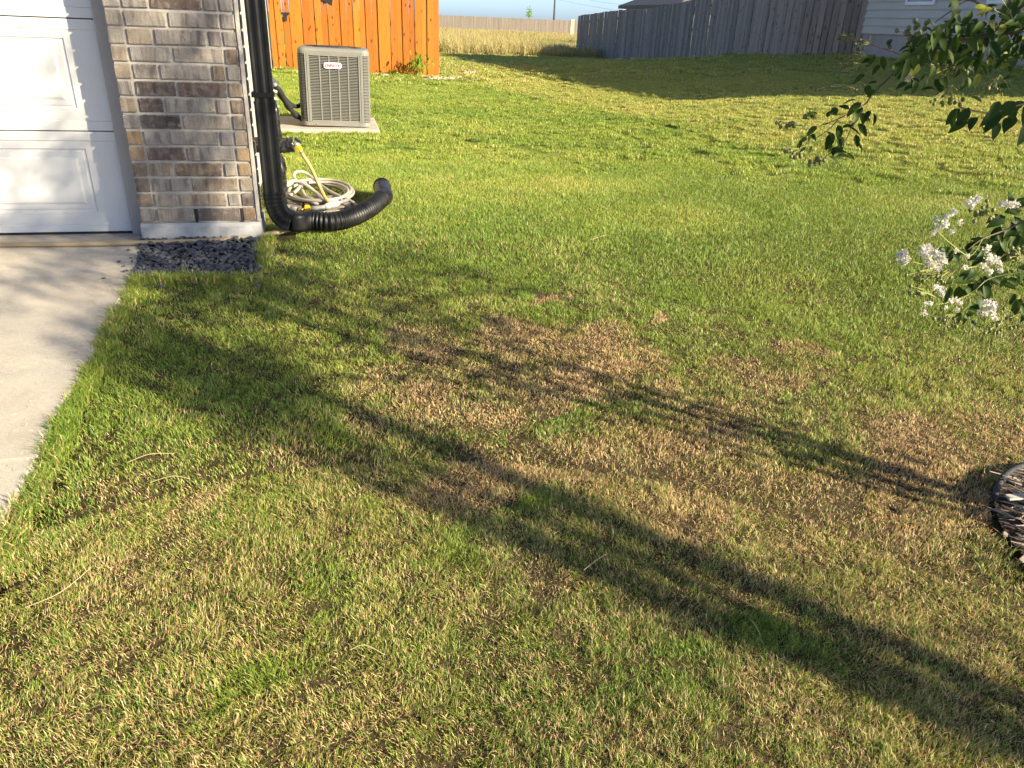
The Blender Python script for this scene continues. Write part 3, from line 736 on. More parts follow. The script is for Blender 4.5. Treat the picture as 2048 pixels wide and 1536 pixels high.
    eb = thing('flexible_conduit', 'grey corrugated conduit loops on the wall behind the downspout', 'conduit')
    Y = 7.0; o = onY(546,190,Y); q = []
    for k in range(40):
        a = k*0.75; q.append(Vector((-0.50+0.045*math.cos(a), Y+0.03*math.sin(a), 0.60-0.007*k)))
    mb = MB(); mb.tube(q, 0.014, 8); mb.build('loops', M['grey_plastic'], eb, True)
    mb = MB(); mb.box((-0.556,Y-0.05,0.55),(-0.53,Y+0.05,0.66)); mb.build('wall_box', M['grey_plastic'], eb)
aircon()

# ================================================================ ORANGE FENCE
def picket_mesh(name, w_, h, t, mat, dog=0.0):
    mb = MB(); mb.bevbox((-w_/2,-t/2,0),(w_/2,t/2,h),0.003)
    return mb.mesh(name, mat)
def orange_fence():
    FY = 18.3
    fn = thing('wooden_fence', 'freshly stained orange cedar fence with gate beyond the air conditioner', 'fence')
    x = -1.20; pw = 0.132; i = 0
    variants = [picket_mesh('picket', pw+random.uniform(-0.006,0.004), 1.83, 0.018, M['cedar']) for _ in range(4)]
    while x < 2.28:
        xc = x+pw/2; z = g(xc, FY)-0.005+random.uniform(-0.006,0.01)
        if not (0.30 < (x+1.20)/1.0 < 0.0):
            o = link('picket', variants[i % 4], fn, (xc, FY-(0.018 if i % 2 else 0.0)+random.uniform(-0.002,0.002), z), (0, random.uniform(-0.006,0.006), random.uniform(-0.03,0.03)))
            k = random.uniform(0.78,1.15); r_ = random.uniform(0.86,1.14)
            o.color = (0.385*k, 0.130*k*r_, 0.015*k, 1)
        x += pw+(0.022 if i == 1 else 0.0005); i += 1
    for z in (0.3,1.0,1.6):
        mb = MB(); mb.box((-1.2,FY+0.012,z-0.045),(2.28,FY+0.05,z+0.045)); o = mb.build('rail', M['cedar'], fn); o.color = (0.45,0.17,0.03,1)
    for xp in (-0.86,0.2,1.25,2.2):
        mb = MB(); mb.box((xp-0.045,FY+0.055,-0.2),(xp+0.045,FY+0.145,1.78)); o = mb.build('post', M['cedar'], fn); o.color = (0.45,0.17,0.03,1)
    # return of the fence away from the camera at its free corner
    for k in range(14):
        y = FY+0.16+k*0.136; o = link('picket', variants[k % 4], fn, (2.272, y, g(2.3,y)), (0,0,R(90))); q = random.uniform(0.86,1.1); o.color = (0.40*q,0.11*q,0.01*q,1)
    # gate furniture
    a = onY(567,0,FY-0.06); b = onY(568,26,FY-0.06)
    mb = MB(); mb.tube([(b.x,FY-0.055,b.z),(a.x,FY-0.055,1.80)], 0.013, 8); mb.build('bolt_rod', M['steel'], fn, True)
    mb = MB(); mb.box((b.x-0.05,FY-0.05,b.z-0.02),(b.x+0.115,FY-0.035,b.z+0.015)); mb.box((b.x-0.012,FY-0.05,b.z-0.15),(b.x+0.05,FY-0.036,b.z-0.02)); mb.build('bolt_bracket', M['metal_black'], fn)
    c0, c1, c2 = onY(642,0,FY-0.04), onY(666,0,FY-0.04), onY(664,11,FY-0.04)
    mb = MB(); zt = c0.z+0.12
    mb.add([(c0.x,FY-0.036,c0.z),(c2.x,FY-0.036,c2.z),(c1.x+0.01,FY-0.036,zt),(c0.x,FY-0.036,zt),(c0.x,FY-0.022,c0.z),(c2.x,FY-0.022,c2.z),(c1.x+0.01,FY-0.022,zt),(c0.x,FY-0.022,zt)],
           [(0,1,2,3),(4,7,6,5),(0,4,5,1),(1,5,6,2),(2,6,7,3),(3,7,4,0)])
    mb.build('gate_hinge', M['metal_black'], fn)
orange_fence()

# ================================================================ GREY FENCES
def grey_fence():
    FX = 11.4; fn = thing('wooden_fence', 'weathered grey picket fence in shade along the neighbouring yard', 'fence')
    vs_ = [picket_mesh('picket', 0.138+random.uniform(-0.006,0.004), 1.83, 0.016, M['grey_wood']) for _ in range(5)]
    y = 37.2; i = 0
    while y > 18.25:
        z = g(FX, y)+random.uniform(-0.01,0.02)
        o = link('picket', vs_[i % 5], fn, (FX-(0.006 if i % 2 else 0)+random.uniform(-0.003,0.003), y, z), (random.uniform(-0.008,0.008), 0, R(90)+random.uniform(-0.04,0.04)))
        k = random.uniform(0.72,1.22); o.color = (0.29*k,0.255*k,0.215*k,1)
        y -= 0.1425+(0.02 if i in (58,97) else 0); i += 1
    n2 = 9
    for j in range(n2):
        t = (j+0.4)/n2; x = 11.36+0.90*t; yy = 18.30-1.08*t; k = random.uniform(0.75,1.2)
        o = link('picket', vs_[j % 5], fn, (x, yy, g(x,yy)), (0, random.uniform(-0.008,0.008), math.atan2(-0.95,0.86))); o.color = (0.29*k,0.255*k,0.215*k,1)
    for zz in (0.35,0.95,1.55):
        mb = MB(); rows = []
        for k in range(20):
            yy = 18.3+k*(18.8/19); z0 = g(FX,yy)+zz
            rows.append([(FX+0.012,yy,z0-0.04),(FX+0.05,yy,z0-0.04),(FX+0.05,yy,z0+0.04),(FX+0.012,yy,z0+0.04)])
        mb.loft(rows); o = mb.build('rail', M['grey_wood'], fn); o.color = (0.2,0.2,0.2,1)
    for k in range(9):
        yy = 18.4+k*2.33; mb = MB(); z0 = g(FX,yy); mb.box((FX+0.052,yy-0.045,z0-0.2),(FX+0.142,yy+0.045,z0+1.78)); o = mb.build('post', M['grey_wood'], fn); o.color = (0.2,0.2,0.2,1)
    # pale end post that catches the sun
    mb = MB(); z0 = g(FX,37.35); mb.box((FX-0.36,37.75,z0-0.2),(FX-0.05,37.9,z0+1.86)); 
grey_fence()
def far_fence():
    FY = 95.8; fn = thing('wooden_fence', 'long tan picket fence far across the tall golden grass', 'fence')
    mb = MB(); x = 2.0; i = 0
    cols = []
    while x < 40:
        z = g(x, FY); wd = 0.138
        mb.box((x,FY-0.01*(i%2)+random.uniform(-0.008,0.008),z-0.1),(x+wd,FY+0.02,z+1.83+random.uniform(-0.02,0.02))); x += 0.143; i += 1
    m, n, b, out = newmat('tan_weathered_pickets')
    pos = nd(n, 'ShaderNodeNewGeometry').outputs['Position']
    st = noise(n, mapping(n, pos, (5.5,0.0,0.15)), 1.0, 5, 0.75)
    S(n, b.inputs['Base Color'], ramp(n, st, [(0.3,(0.115,0.095,0.08)),(0.5,(0.18,0.15,0.122)),(0.7,(0.26,0.215,0.17))])); b.inputs['Roughness'].default_value = 0.9
    o = mb.build('pickets', m, fn); o['kind'] = 'stuff'
    mb = MB(); mb.box((2,FY+0.03,g(10,FY)+0.4),(40,FY+0.07,g(10,FY)+0.5)); mb.box((2,FY+0.03,g(10,FY)+1.4),(40,FY+0.07,g(10,FY)+1.5)); mb.build('rails', m, fn)
    p = onY(1146,50,FY-6)
    po = MB(); z0 = g(p.x,FY-6); po.bevbox((p.x-0.33,FY-6.1,z0-0.2),(p.x+0.12,FY-5.9,z0+1.95),0.02)
    tag(po.build('fence_post', simple('pale_new_wood',(0.40,0.33,0.22),(0.46,0.39,0.28),4,0.8)), 'pale sunlit wooden post between the far fence and the grey fence', 'post')
far_fence()

# ================================================================ NEIGHBOUR'S HOUSE
def neighbour():
    HX = 12.25; y0, y1 = 5.85, 25.0
    h = thing('siding_house', 'neighbouring house with pale grey lap siding behind the flowering tree', 'house')
    zf = 1.215
    mb = MB(); mb.box((HX+0.02,y0+0.02,-0.4),(HX+9,y1-0.02,zf)); mb.build('foundation', M['foundation'], h)
    mb = MB(); mb.box((HX+0.015,y0+0.015,zf),(HX+8.9,y1-0.015,4.0)); core = mb.build('wall', M['siding'], h)
    ex = 0.1648
    bd = MB(); yy0, yy1 = y0, y1
    bd.add([(0.012,yy0,0),(0.012,yy1,0),(-0.024,yy1,0),(-0.024,yy0,0),(0.012,yy0,ex+0.012),(0.012,yy1,ex+0.012),(0.003,yy1,ex+0.012),(0.003,yy0,ex+0.012)],[(0,3,2,1),(4,5,6,7),(3,0,4,7),(2,3,7,6),(1,2,6,5),(0,1,5,4)])
    bme = bd.mesh('siding_board', M['siding'])
    for i in range(17):
        link('siding_board', bme, core, (HX-0.0, 0, zf-0.004+i*ex))
    def window(ya, yb, za, zb):
        mb = MB(); fx = HX-0.045
        for a, b in (((fx,ya,za),(HX+0.01,yb,za+0.06)),((fx,ya,zb-0.06),(HX+0.01,yb,zb)),((fx,ya,za+0.061),(HX+0.01,ya+0.06,zb-0.061)),((fx,yb-0.06,za+0.061),(HX+0.01,yb,zb-0.061))): mb.box(a,b)
        f = mb.build('window', M['window_white'], h)
        mb = MB(); mb.box((HX-0.026,ya+0.061,za+0.061),(HX-0.018,yb-0.061,zb-0.061)); mb.build('pane', M['glass'], f)
    a, b = onX(1868,8,HX-0.045), onX(1809,10,HX-0.045); window(a.y, b.y, a.z-0.01, a.z+1.5)
    c = onX(2012,4,HX-0.045); d_ = onX(1972,5,HX-0.045); window(c.y, d_.y, a.z-0.01, a.z+1.5)
    e = 4.0; ov = 0.35; X0, X1, Y0, Y1 = HX-ov, HX+9.3, y0-ov, y1+ov; cx = (X0+X1)/2; rh = 2.9; k = (X1-X0)/2
    mb = MB(); mb.add([(X0,Y0,e),(X1,Y0,e),(X1,Y1,e),(X0,Y1,e),(cx,Y0+k,e+rh),(cx,Y1-k,e+rh),(X0,Y0,e-0.16),(X1,Y0,e-0.16),(X1,Y1,e-0.16),(X0,Y1,e-0.16)],
        [(0,1,4),(1,2,5,4),(2,3,5),(3,0,4,5),(6,9,8,7),(0,6,7,1),(1,7,8,2),(2,8,9,3),(3,9,6,0)]); mb.build('roof', M['shingle'], h)
    # another roof peeping above the grey fence
    r = thing('shingled_house', 'low dark shingled roof corner rising above the grey fence', 'house')
    p = onY(1237,7,64); q = onY(1262,-1,52)
    X0 = p.x; e = p.z-0.15; Y0 = 52; X1 = X0+12; Y1 = 64; rh = 2.4
    mb = MB(); mb.box((X0+0.5,Y0+0.5,-0.6),(X1-0.5,Y1-0.5,e-0.1)); mb.build('wall', M['beige_wall'], r)
    mb = MB(); mb.add([(X0,Y0,e),(X1,Y0,e),(X1,Y1,e),(X0,Y1,e),(X0+5,Y0+6,e+rh),(X1-5,Y0+6,e+rh),(X0,Y0,e-0.22),(X1,Y0,e-0.22),(X1,Y1,e-0.22),(X0,Y1,e-0.22)],
        [(0,1,5,4),(1,2,5),(2,3,4,5),(3,0,4),(6,9,8,7),(0,6,7,1),(1,7,8,2),(2,8,9,3),(3,9,6,0)]); mb.build('roof', M['shingle'], r)
neighbour()

def distant():
    p = onY(1108,40,180); t = onY(1112,-60,180)
    pl = thing('utility_pole', 'thin dark utility pole rising beyond the far fence', 'utility pole')
    mb = MB(); mb.tube([(p.x,180,-1.5),(p.x+0.0,180,13)], [0.26,0.2], 10); mb.build('shaft', M['pole'], pl, True)
    mb = MB(); mb.box((p.x-1.2,179.7,12.0),(p.x+1.2,179.9,12.25)); mb.build('crossarm', M['pole'], pl)
    m = simple('pale_wire', (0.55,0.56,0.57), None, rough=0.5)
    for i, (a, b) in enumerate((((1112,-2),(1215,18)),((1165,-3),(1240,9)))):
        A, B = onY(*a,178), onY(*b,150); w_ = MB(); D_ = B-A
        w_.tube([A-D_*0.2, A.lerp(B,0.5)-Vector((0,0,0.12)), B, B+D_*2.0], 0.022, 5)
        tag(w_.build('overhead_wire', m), ['pale overhead wire slanting down from the utility pole','fainter upper overhead wire above the grey fence'][i], 'wire')
    # sapling beyond the far fence
    tr = thing('sapling', 'small thin sapling top showing above the far tan fence', 'tree')
    q = onY(1058,34,105); tpt = onY(1060,12,105)
    mb = MB(); mb.tube([(q.x,105,-0.4),(q.x,105,q.z),(tpt.x,105,tpt.z)], [0.05,0.04,0.015], 6); mb.build('trunk', M['twig'], tr)
    mb = MB()
    for k in range(170):
        u = 1058+random.gauss(0,3.2); v = 34-abs(random.gauss(0,9)); c = onY(u,v,105+random.uniform(-0.4,0.4)); s = random.uniform(0.05,0.12)
        q3 = Euler((random.uniform(0,6),random.uniform(0,6),0)).to_matrix(); mb.add([c+q3@Vector((-s,0,0)),c+q3@Vector((0,s*.5,0)),c+q3@Vector((s,0,0)),c+q3@Vector((0,-s*.5,0))],[(0,1,2,3)])
    mb.build('crown', M['weed_leaf'], tr)
distant()

# ================================================================ GRASS
def clump(name, n, rad, h0, h1, width, lean, mat, seed, curl=0.5, thatch=0.0, square=False):
    r = np.random.default_rng(seed)
    V = np.zeros((n,5,3)); rn = np.zeros((n,5,4)); hg = np.zeros((n,5))
    a = r.uniform(0,2*np.pi,n); rr = rad*np.sqrt(r.uniform(0,1,n)); cx, cy = rr*np.cos(a), rr*np.sin(a)
    if square: cx, cy = r.uniform(-rad*0.72,rad*0.72,n), r.uniform(-rad*0.72,rad*0.72,n)
    h = r.uniform(h0,h1,n); le = np.abs(r.normal(0,lean,n)); az = r.uniform(0,2*np.pi,n)
    nth = int(n*thatch); le[:nth] = r.uniform(1.05,1.42,nth); h[:nth] = r.uniform(0.02,0.045,nth)*(h1/0.042)**0.5
    dx, dy = np.cos(az)*np.sin(le), np.sin(az)*np.sin(le); dz = np.cos(le)
    fa = r.uniform(0,2*np.pi,n); sx, sy = np.cos(fa), np.sin(fa); w_ = width*r.uniform(0.65,1.3,n)/2
    cu = curl*r.uniform(0.2,1.0,n)*h
    mid = np.stack([cx+dx*h*0.55, cy+dy*h*0.55, dz*h*0.55],1)
    tip = np.stack([cx+dx*h+np.cos(az)*cu, cy+dy*h+np.sin(az)*cu, dz*h*0.97-0.25*cu],1)
    bz = np.full(n,-0.008); bz[:nth] = r.uniform(-0.001,0.007,nth); base = np.stack([cx,cy,bz],1); mid[:nth,2] += bz[:nth]; tip[:nth,2] = np.maximum(tip[:nth,2]+bz[:nth],0.001); s = np.stack([sx,sy,np.zeros(n)],1)*w_[:,None]
    V[:,0] = base-s*0.8; V[:,1] = base+s*0.8; V[:,2] = mid-s; V[:,3] = mid+s; V[:,4] = tip
    rv = r.uniform(0,1,(n,3)); rv[:nth,1] = 0.0; rn[:,:,:3] = rv[:,None,:]; rn[:,:,3] = 1; hg[:,2:4] = 0.55; hg[:,4] = 1.0
    me = bpy.data.meshes.new(name)
    o = (np.arange(n)*5)[:,None]
    faces = [tuple(f) for f in (o+np.array([0,1,3,2])).tolist()]+[tuple(f) for f in (o+np.array([2,3,4])).tolist()]
    me.from_pydata(V.reshape(-1,3).tolist(), [], faces); me.materials.append(mat)
    ca = me.attributes.new('rnd','FLOAT_COLOR','POINT'); ca.data.foreach_set('color', rn.reshape(-1).astype(np.float32))
    ha = me.attributes.new('hgt','FLOAT','POINT'); ha.data.foreach_set('value', hg.reshape(-1).astype(np.float32))
    return bpy.data.objects.new(name, me)
def scatter(name, label, cat, pts, dead, tint, scl, sources, seed=1, tilt=0.12):
    N = len(pts); r = np.random.default_rng(seed)
    me = bpy.data.meshes.new(name); me.from_pydata(pts.tolist(), [], [])
    rot = np.stack([r.normal(0,tilt,N), r.normal(0,tilt,N), r.uniform(0,2*np.pi,N)],1).astype(np.float32)
    for nm, ty, dat, key in (('rot','FLOAT_VECTOR',rot,'vector'),('scl','FLOAT',scl,'value'),('idx','INT',r.integers(0,len(sources),N),'value'),('dead','FLOAT',dead,'value'),('tint','FLOAT',tint,'value')):
        at = me.attributes.new(nm, ty, 'POINT'); d = np.ascontiguousarray(dat.reshape(-1)); at.data.foreach_set(key, d.astype(np.int32 if ty == 'INT' else np.float32))
    ob = link(name, me); tag(ob, label, cat, kind='stuff')
    coll = bpy.data.collections.new(name+'_sources')
    for s in sources: coll.objects.link(s)
    ng = bpy.data.node_groups.new(name+'_scatter', 'GeometryNodeTree')
    ng.interface.new_socket('Geometry', in_out='INPUT', socket_type='NodeSocketGeometry'); ng.interface.new_socket('Geometry', in_out='OUTPUT', socket_type='NodeSocketGeometry')
    gi = ng.nodes.new('NodeGroupInput'); go = ng.nodes.new('NodeGroupOutput'); ip = ng.nodes.new('GeometryNodeInstanceOnPoints'); ci = ng.nodes.new('GeometryNodeCollectionInfo')
    ci.inputs['Collection'].default_value = coll; ci.inputs['Separate Children'].default_value = True; ci.inputs['Reset Children'].default_value = True
    ip.inputs['Pick Instance'].default_value = True
    def na(nm, dt):
        x = ng.nodes.new('GeometryNodeInputNamedAttribute'); x.data_type = dt; x.inputs['Name'].default_value = nm; return x.outputs['Attribute']
    L = ng.links
    L.new(gi.outputs[0], ip.inputs['Points']); L.new(ci.outputs[0], ip.inputs['Instance']); L.new(na('idx','INT'), ip.inputs['Instance Index'])
    L.new(na('rot','FLOAT_VECTOR'), ip.inputs['Rotation']); L.new(na('scl','FLOAT'), ip.inputs['Scale']); L.new(ip.outputs[0], go.inputs[0])
    md = ob.modifiers.new('scatter','NODES'); md.node_group = ng
    return ob

# dead patches: image point, half-size in pixels, strength -> kept as discs on the ground
PATCH = [(850,690,80,36,.85),(775,775,75,34,.75),(860,800,95,60,.7),(955,835,70,45,.75),(1000,655,60,24,.75),(1112,598,34,12,.9),(1085,690,110,42,.95),(1210,680,75,36,.95),(1260,730,100,36,.75),
 (1322,640,28,12,.75),(1010,745,110,36,.7),(1140,765,150,46,.72),(1480,735,60,18,.7),(1600,705,50,22,.65),(1560,770,120,30,.6),(1380,850,210,70,.68),(960,965,170,56,.66),(770,960,60,30,.4),(540,930,75,22,.6),
 (1180,930,140,60,.62),(1340,1000,210,80,.62),(1900,950,170,90,.75),(1700,1000,240,100,.6),(1990,860,120,55,.6),(415,1050,55,40,.6),(260,1180,110,50,.4),(250,1010,60,30,.35),(100,1350,200,100,.35),(40,1490,100,60,.35),
 (1580,1450,160,90,.45),(1120,1110,80,60,.4),(1700,1370,170,60,.35),(950,1180,90,60,.35),(700,1400,140,60,.35),(1930,1200,120,90,.45),(600,1480,160,60,.3),(1480,1170,140,60,.35)]
GREENP = [(650,1150,80,50,.3),(900,1130,60,40,.25),(1300,1330,150,60,.3),(480,1380,90,50,.3),(200,780,110,60,.4),(350,740,90,50,.4),(1520,500,300,80,.25),(1100,620,60,18,.35),(1040,640,40,14,.5),(1560,1280,130,50,.3),(1050,1030,60,30,.3),(880,700,30,30,.0),(1240,820,120,26,.35),(700,860,70,30,.35)]
SEAM = sorted([(lambda p: (p.y, p.x))(onG(u, v)) for u, v in ((905,160),(950,172),(1000,187),(1100,206),(1250,236),(1400,272),(1570,320),(1760,352),(1900,372))])
SEAMY = np.array([p[0] for p in SEAM]); SEAMX = np.array([p[1] for p in SEAM])
def seam(X, Y): return X-np.interp(Y, SEAMY, SEAMX)+0.10*(fbm(Y*1.3, Y*0+3, 61, 3)-0.5)
def discs(lst):
    out = []
    for u, v, a, b, s in lst:
        c = onG(u, v); e = onG(u+a, v); f = onG(u, v-b); out.append((c.x, c.y, max((e-c).length,0.05), max((f-c).length,0.05), s))
    return out
PD, GD = discs(PATCH), discs(GREENP)
def deadness(X, Y):
    wx = (fbm(X*5+3, Y*5, 5, 3)-0.5)*0.35; wy = (fbm(X*5+50, Y*5+9, 8, 3)-0.5)*0.35
    base = 0.09-0.055*sstep(3.2,5.0,Y)+0.27*(1-sstep(1.6,2.9,Y))+0.40*(fbm(X*2.3, Y*2.3, 21, 4)-0.5)*(0.5+0.5*(1-sstep(2.5,5,Y)))
    base = base+0.14*sstep(-0.1,0.5,seam(X,Y))*sstep(4.5,7,Y)           # the neighbour's drier lawn
    base = base+0.30*(fbm(X*9+7, Y*9, 33, 3)-0.5)*(0.4+0.6*(1-sstep(2.5,5,Y)))
    p = np.zeros_like(X)
    for cx, cy, a, b, s in PD:
        d = ((X+wx-cx)/a)**2+((Y+wy-cy)/b)**2; p = np.maximum(p, s*1.0*(1-sstep(0.05,1.9,d)))
    p = np.clip(p*(0.30+1.4*fbm(X*6.5+2, Y*6.5, 55, 4)), 0, 1)
    q = np.zeros_like(X)
    for cx, cy, a, b, s in GD:
        d = ((X+wx-cx)/a)**2+((Y+wy-cy)/b)**2; q = np.maximum(q, s*(1-sstep(0.4,1.5,d)))
    return np.clip(np.maximum(base, p+0.3*base)-q, 0.02, 0.97), p
ROCK = [tuple(onZ(u,v,-0.02))[:2] for u, v in ((287,491),(519,484),(516,540),(442,546),(262,553))]
def inpoly(X, Y, poly):
    c = np.zeros(X.shape, bool); n = len(poly)
    for i in range(n):
        x0, y0 = poly[i]; x1, y1 = poly[(i+1) % n]
        k = ((y0 > Y) != (y1 > Y)) & (X < (x1-x0)*(Y-y0)/(y1-y0+1e-12)+x0); c ^= k
    return c
BEDC = (2.385, 1.425); BEDR = 0.40
def keep(X, Y, edge=0.0):
    k = ~((X < DRIVE_X+0.012+edge) & (Y < 4.33))
    k &= ~((X < -0.50) & (Y >= 4.28) & (Y < 7.6)); k &= ~((X < -1.22) & (Y >= 7.5) & (Y < 19))
    k &= ~inpoly(X, Y, ROCK)
    k &= ~((X > -0.63) & (X < 0.485) & (Y > 8.48) & (Y < 9.63))
    k &= (X-BEDC[0])**2+(Y-BEDC[1])**2 > (BEDR+0.01)**2
    k &= ~((X > 12.2) & (Y > 5.6) & (Y < 25.2))
    coil = ((X+0.08)/0.30)**2+((Y-5.35)/0.48)**2
    k &= (coil > 1.0) | (rng.uniform(0,1,X.shape) < 0.12)
    sd = np.abs(seam(X, Y)); k &= ~((sd < 0.05*fbm(X*3, Y*3, 77, 2)*2*sstep(5,8,Y)) & (Y < 22) & (rng.uniform(0,1,X.shape) < 0.85))
    k &= ~((X > -0.47) & (X < -0.25) & (Y > 4.3) & (Y < 4.5))
    return k
def visible(X, Y, margin):
    # generous wedge round the camera's view, wider than the frame
    a = np.arctan2(X, Y+1.2); return (a > -0.75) & (a < 1.05)
def zone(d0, d1, dens, xmin, xmax, ymin, ymax, edge=0.0):
    st = 1/math.sqrt(dens); gx, gy = np.meshgrid(np.arange(xmin,xmax,st), np.arange(ymin,ymax,st)); N = gx.size
    X = gx.ravel()+rng.uniform(-0.6,0.6,N)*st; Y = gy.ravel()+rng.uniform(-0.6,0.6,N)*st
    D = np.hypot(X, Y); soft = rng.uniform(-0.12,0.12,N)*d1*0.5
    k = (D+soft*(d0 > 0) >= d0) & (D+soft < d1) & keep(X, Y, edge) & visible(X, Y, 0)
    return X[k], Y[k]
gm = M['grass']
def lawn(name, label, X, Y, src, s0, s1, seed):
    dead, p = deadness(X, Y)
    hh = s0+(s1-s0)*fbm(X*4, Y*4, 71, 3)
    thin = np.clip(p,0,1)
    scl = hh*(1-0.30*thin)*rng.uniform(0.85,1.15,len(X))
    tint = np.clip(0.30+0.9*(fbm(X*1.7+5, Y*1.7, 91, 4)-0.5)+0.34*sstep(-0.1,0.5,seam(X,Y))*sstep(4.5,7,Y)+0.10*sstep(3,7,Y)-0.12*(1-sstep(1.5,3.5,Y)), 0, 1)
    pts = np.stack([X, Y, G(X, Y)-0.012], 1)
    scatter(name, label, 'grass', pts, dead, tint, scl, src, seed)
def blades(name, label, d0, d1, dens, h0, h1, width, seed, thatch, xmin, xmax, ymin, ymax, gate=0.12, plain=False):
    r = np.random.default_rng(seed); N = int((xmax-xmin)*(ymax-ymin)*dens)
    X = r.uniform(xmin,xmax,N); Y = r.uniform(ymin,ymax,N); D = np.hypot(X,Y)+r.uniform(-0.1,0.1,N)*d0
    a_ = np.arctan2(X, Y+0.55); k = (D >= d0) & (D < d1) & (a_ > -0.75) & (a_ < 0.88); X, Y, D = X[k], Y[k], D[k]
    tn = vnoise(X*15+3, Y*15, seed)*0.5+vnoise(X*38, Y*38+8, seed+1)*0.5          # tufts
    k = keep(X, Y) & (r.uniform(0,1,len(X)) < gate+1.5*tn); X, Y, tn = X[k], Y[k], tn[k]
    dead, p = deadness(X, Y); n = len(X)
    tint = np.clip(0.30+0.9*(fbm(X*1.7+5, Y*1.7, 91, 4)-0.5)+0.10*sstep(3,7,Y)+0.34*sstep(-0.1,0.5,seam(X,Y))*sstep(4.5,7,Y)-0.08*(1-sstep(1.5,3.5,Y)), 0, 1)
    th = r.uniform(0,1,n) < thatch*(0.5+0.9*p)
    h = r.uniform(h0,h1,n)*(0.42+1.2*tn if gate < 0.5 else 0.8+0.4*tn)*(1-0.28*p)*(0.85+0.4*fbm(X*2, Y*2, 71, 3)); le = np.abs(r.normal(0,0.5,n)); le[th] = r.uniform(1.0,1.42,th.sum()); h[th] = r.uniform(0.4,1.0,th.sum())*h1*0.8
    az = r.uniform(0,2*np.pi,n)*0.75+vnoise(X*7+40, Y*7, seed+5)*2*np.pi
    cu = 0.35*r.uniform(0.1,1.0,n)*h; ca, sa = np.cos(az), np.sin(az); sl, cl = np.sin(le), np.cos(le)
    bz = G(X,Y)-0.014; bz[th] += r.uniform(0.0,0.008,th.sum()); base = np.stack([X,Y,bz],1)
    mid = base+np.stack([ca*sl*h*0.55, sa*sl*h*0.55, cl*h*0.55],1)
    tip = base+np.stack([ca*(sl*h+cu), sa*(sl*h+cu), np.maximum(cl*h*0.97-0.25*cu, 0.002)],1)
    fa = r.uniform(0,2*np.pi,n); s_ = np.stack([np.cos(fa),np.sin(fa),np.zeros(n)],1)*(width*r.uniform(0.6,1.3,n)/2)[:,None]
    V = np.stack([base-s_*0.8, base+s_*0.8, mid-s_, mid+s_, tip],1).reshape(-1,3)
    o = (np.arange(n)*5)[:,None]; q = np.concatenate([(o+np.array([0,1,3,2])).reshape(-1), (o+np.array([2,3,4])).reshape(-1)]).astype(np.int32)
    starts = np.concatenate([np.arange(n)*4, n*4+np.arange(n)*3]); kv = 5; hv = np.array([0,0,0.55,0.55,1.0])
    if plain:                       # further off a blade is a single tapering face
        V = np.stack([base-s_*1.1, base+s_*1.1, tip],1).reshape(-1,3); q = np.arange(3*n).astype(np.int32); starts = np.arange(n)*3; kv = 3; hv = np.array([0.2,0.2,1.0])
    me = bpy.data.meshes.new(name); me.vertices.add(n*kv); me.vertices.foreach_set('co', V.astype(np.float32).ravel())
    me.loops.add(len(q)); me.loops.foreach_set('vertex_index', q); me.polygons.add(len(starts))
    me.polygons.foreach_set('loop_start', starts.astype(np.int32))
    me.update(calc_edges=True); me.materials.append(M['grass_near'])
    rv = r.uniform(0,1,(n,4)); rv[:,3] = 1; rv[th,1] = 0.0
    for nm, ty, dat in (('rnd','FLOAT_COLOR',np.repeat(rv,kv,0)),('hgt','FLOAT',np.tile(hv,n)),('dead','FLOAT',np.repeat(dead,kv)),('tint','FLOAT',np.repeat(tint,kv))):
        at = me.attributes.new(nm,ty,'POINT'); at.data.foreach_set('color' if ty == 'FLOAT_COLOR' else 'value', np.ascontiguousarray(dat,np.float32).ravel())
    tag(link(name, me), label, 'grass', kind='stuff'); return n
NB = blades('lawn_grass', 'short green and straw-brown grass in the foreground', 0.0, 2.2, 104000, 0.010, 0.026, 0.00145, 11, 0.17, -1.0, 2.6, 0.55, 2.3, 0.02)
NB += blades('lawn_grass', 'short green lawn with dead tan patches in the middle ground', 2.2, 4.0, 46000, 0.011, 0.027, 0.0019, 12, 0.14, -1.0, 4.2, 0.6, 4.1, 0.1)
NB += blades('lawn_grass', 'short green lawn beside the garage and drain pipe', 4.0, 7.5, 21000, 0.014, 0.031, 0.0034, 13, 0.03, -1.0, 7.0, 1.5, 7.6, 0.6, True)
print('near blades', NB)
# the lawn carries on past the right edge of the photograph
Bb = [clump('grass_tuft', 300, 0.10, 0.012, 0.030, 0.0028, 0.55, gm, 200+i, 0.4, 0.15, True) for i in range(5)]
st = 0.115; gx, gy = np.meshgrid(np.arange(0.6,7.6,st), np.arange(-1.6,6.0,st)); X = gx.ravel()+rng.uniform(-0.5,0.5,gx.size)*st; Y = gy.ravel()+rng.uniform(-0.5,0.5,gx.size)*st
k = (np.arctan2(X, Y+0.55) > 0.86) & (np.hypot(X,Y) < 7.5) & keep(X, Y); lawn('lawn_grass', 'lawn around and beyond the mulched tree bed', X[k], Y[k], Bb, 0.85, 1.3, 9)
Cc = [clump('grass_tuft', 330, 0.15, 0.014, 0.034, 0.0046, 0.5, gm, 300+i, 0.4, 0.0, True) for i in range(6)]
X, Y = zone(7.5, 17, 52, -1.3, 15, 0.2, 17.2); lawn('lawn_grass', 'mown lawn around and beyond the air conditioner', X, Y, Cc, 0.8, 1.35, 3)
Dd = [clump('grass_tuft', 300, 0.28, 0.020, 0.042, 0.0105, 0.5, gm, 400+i, 0.4, 0.0, True) for i in range(4)]
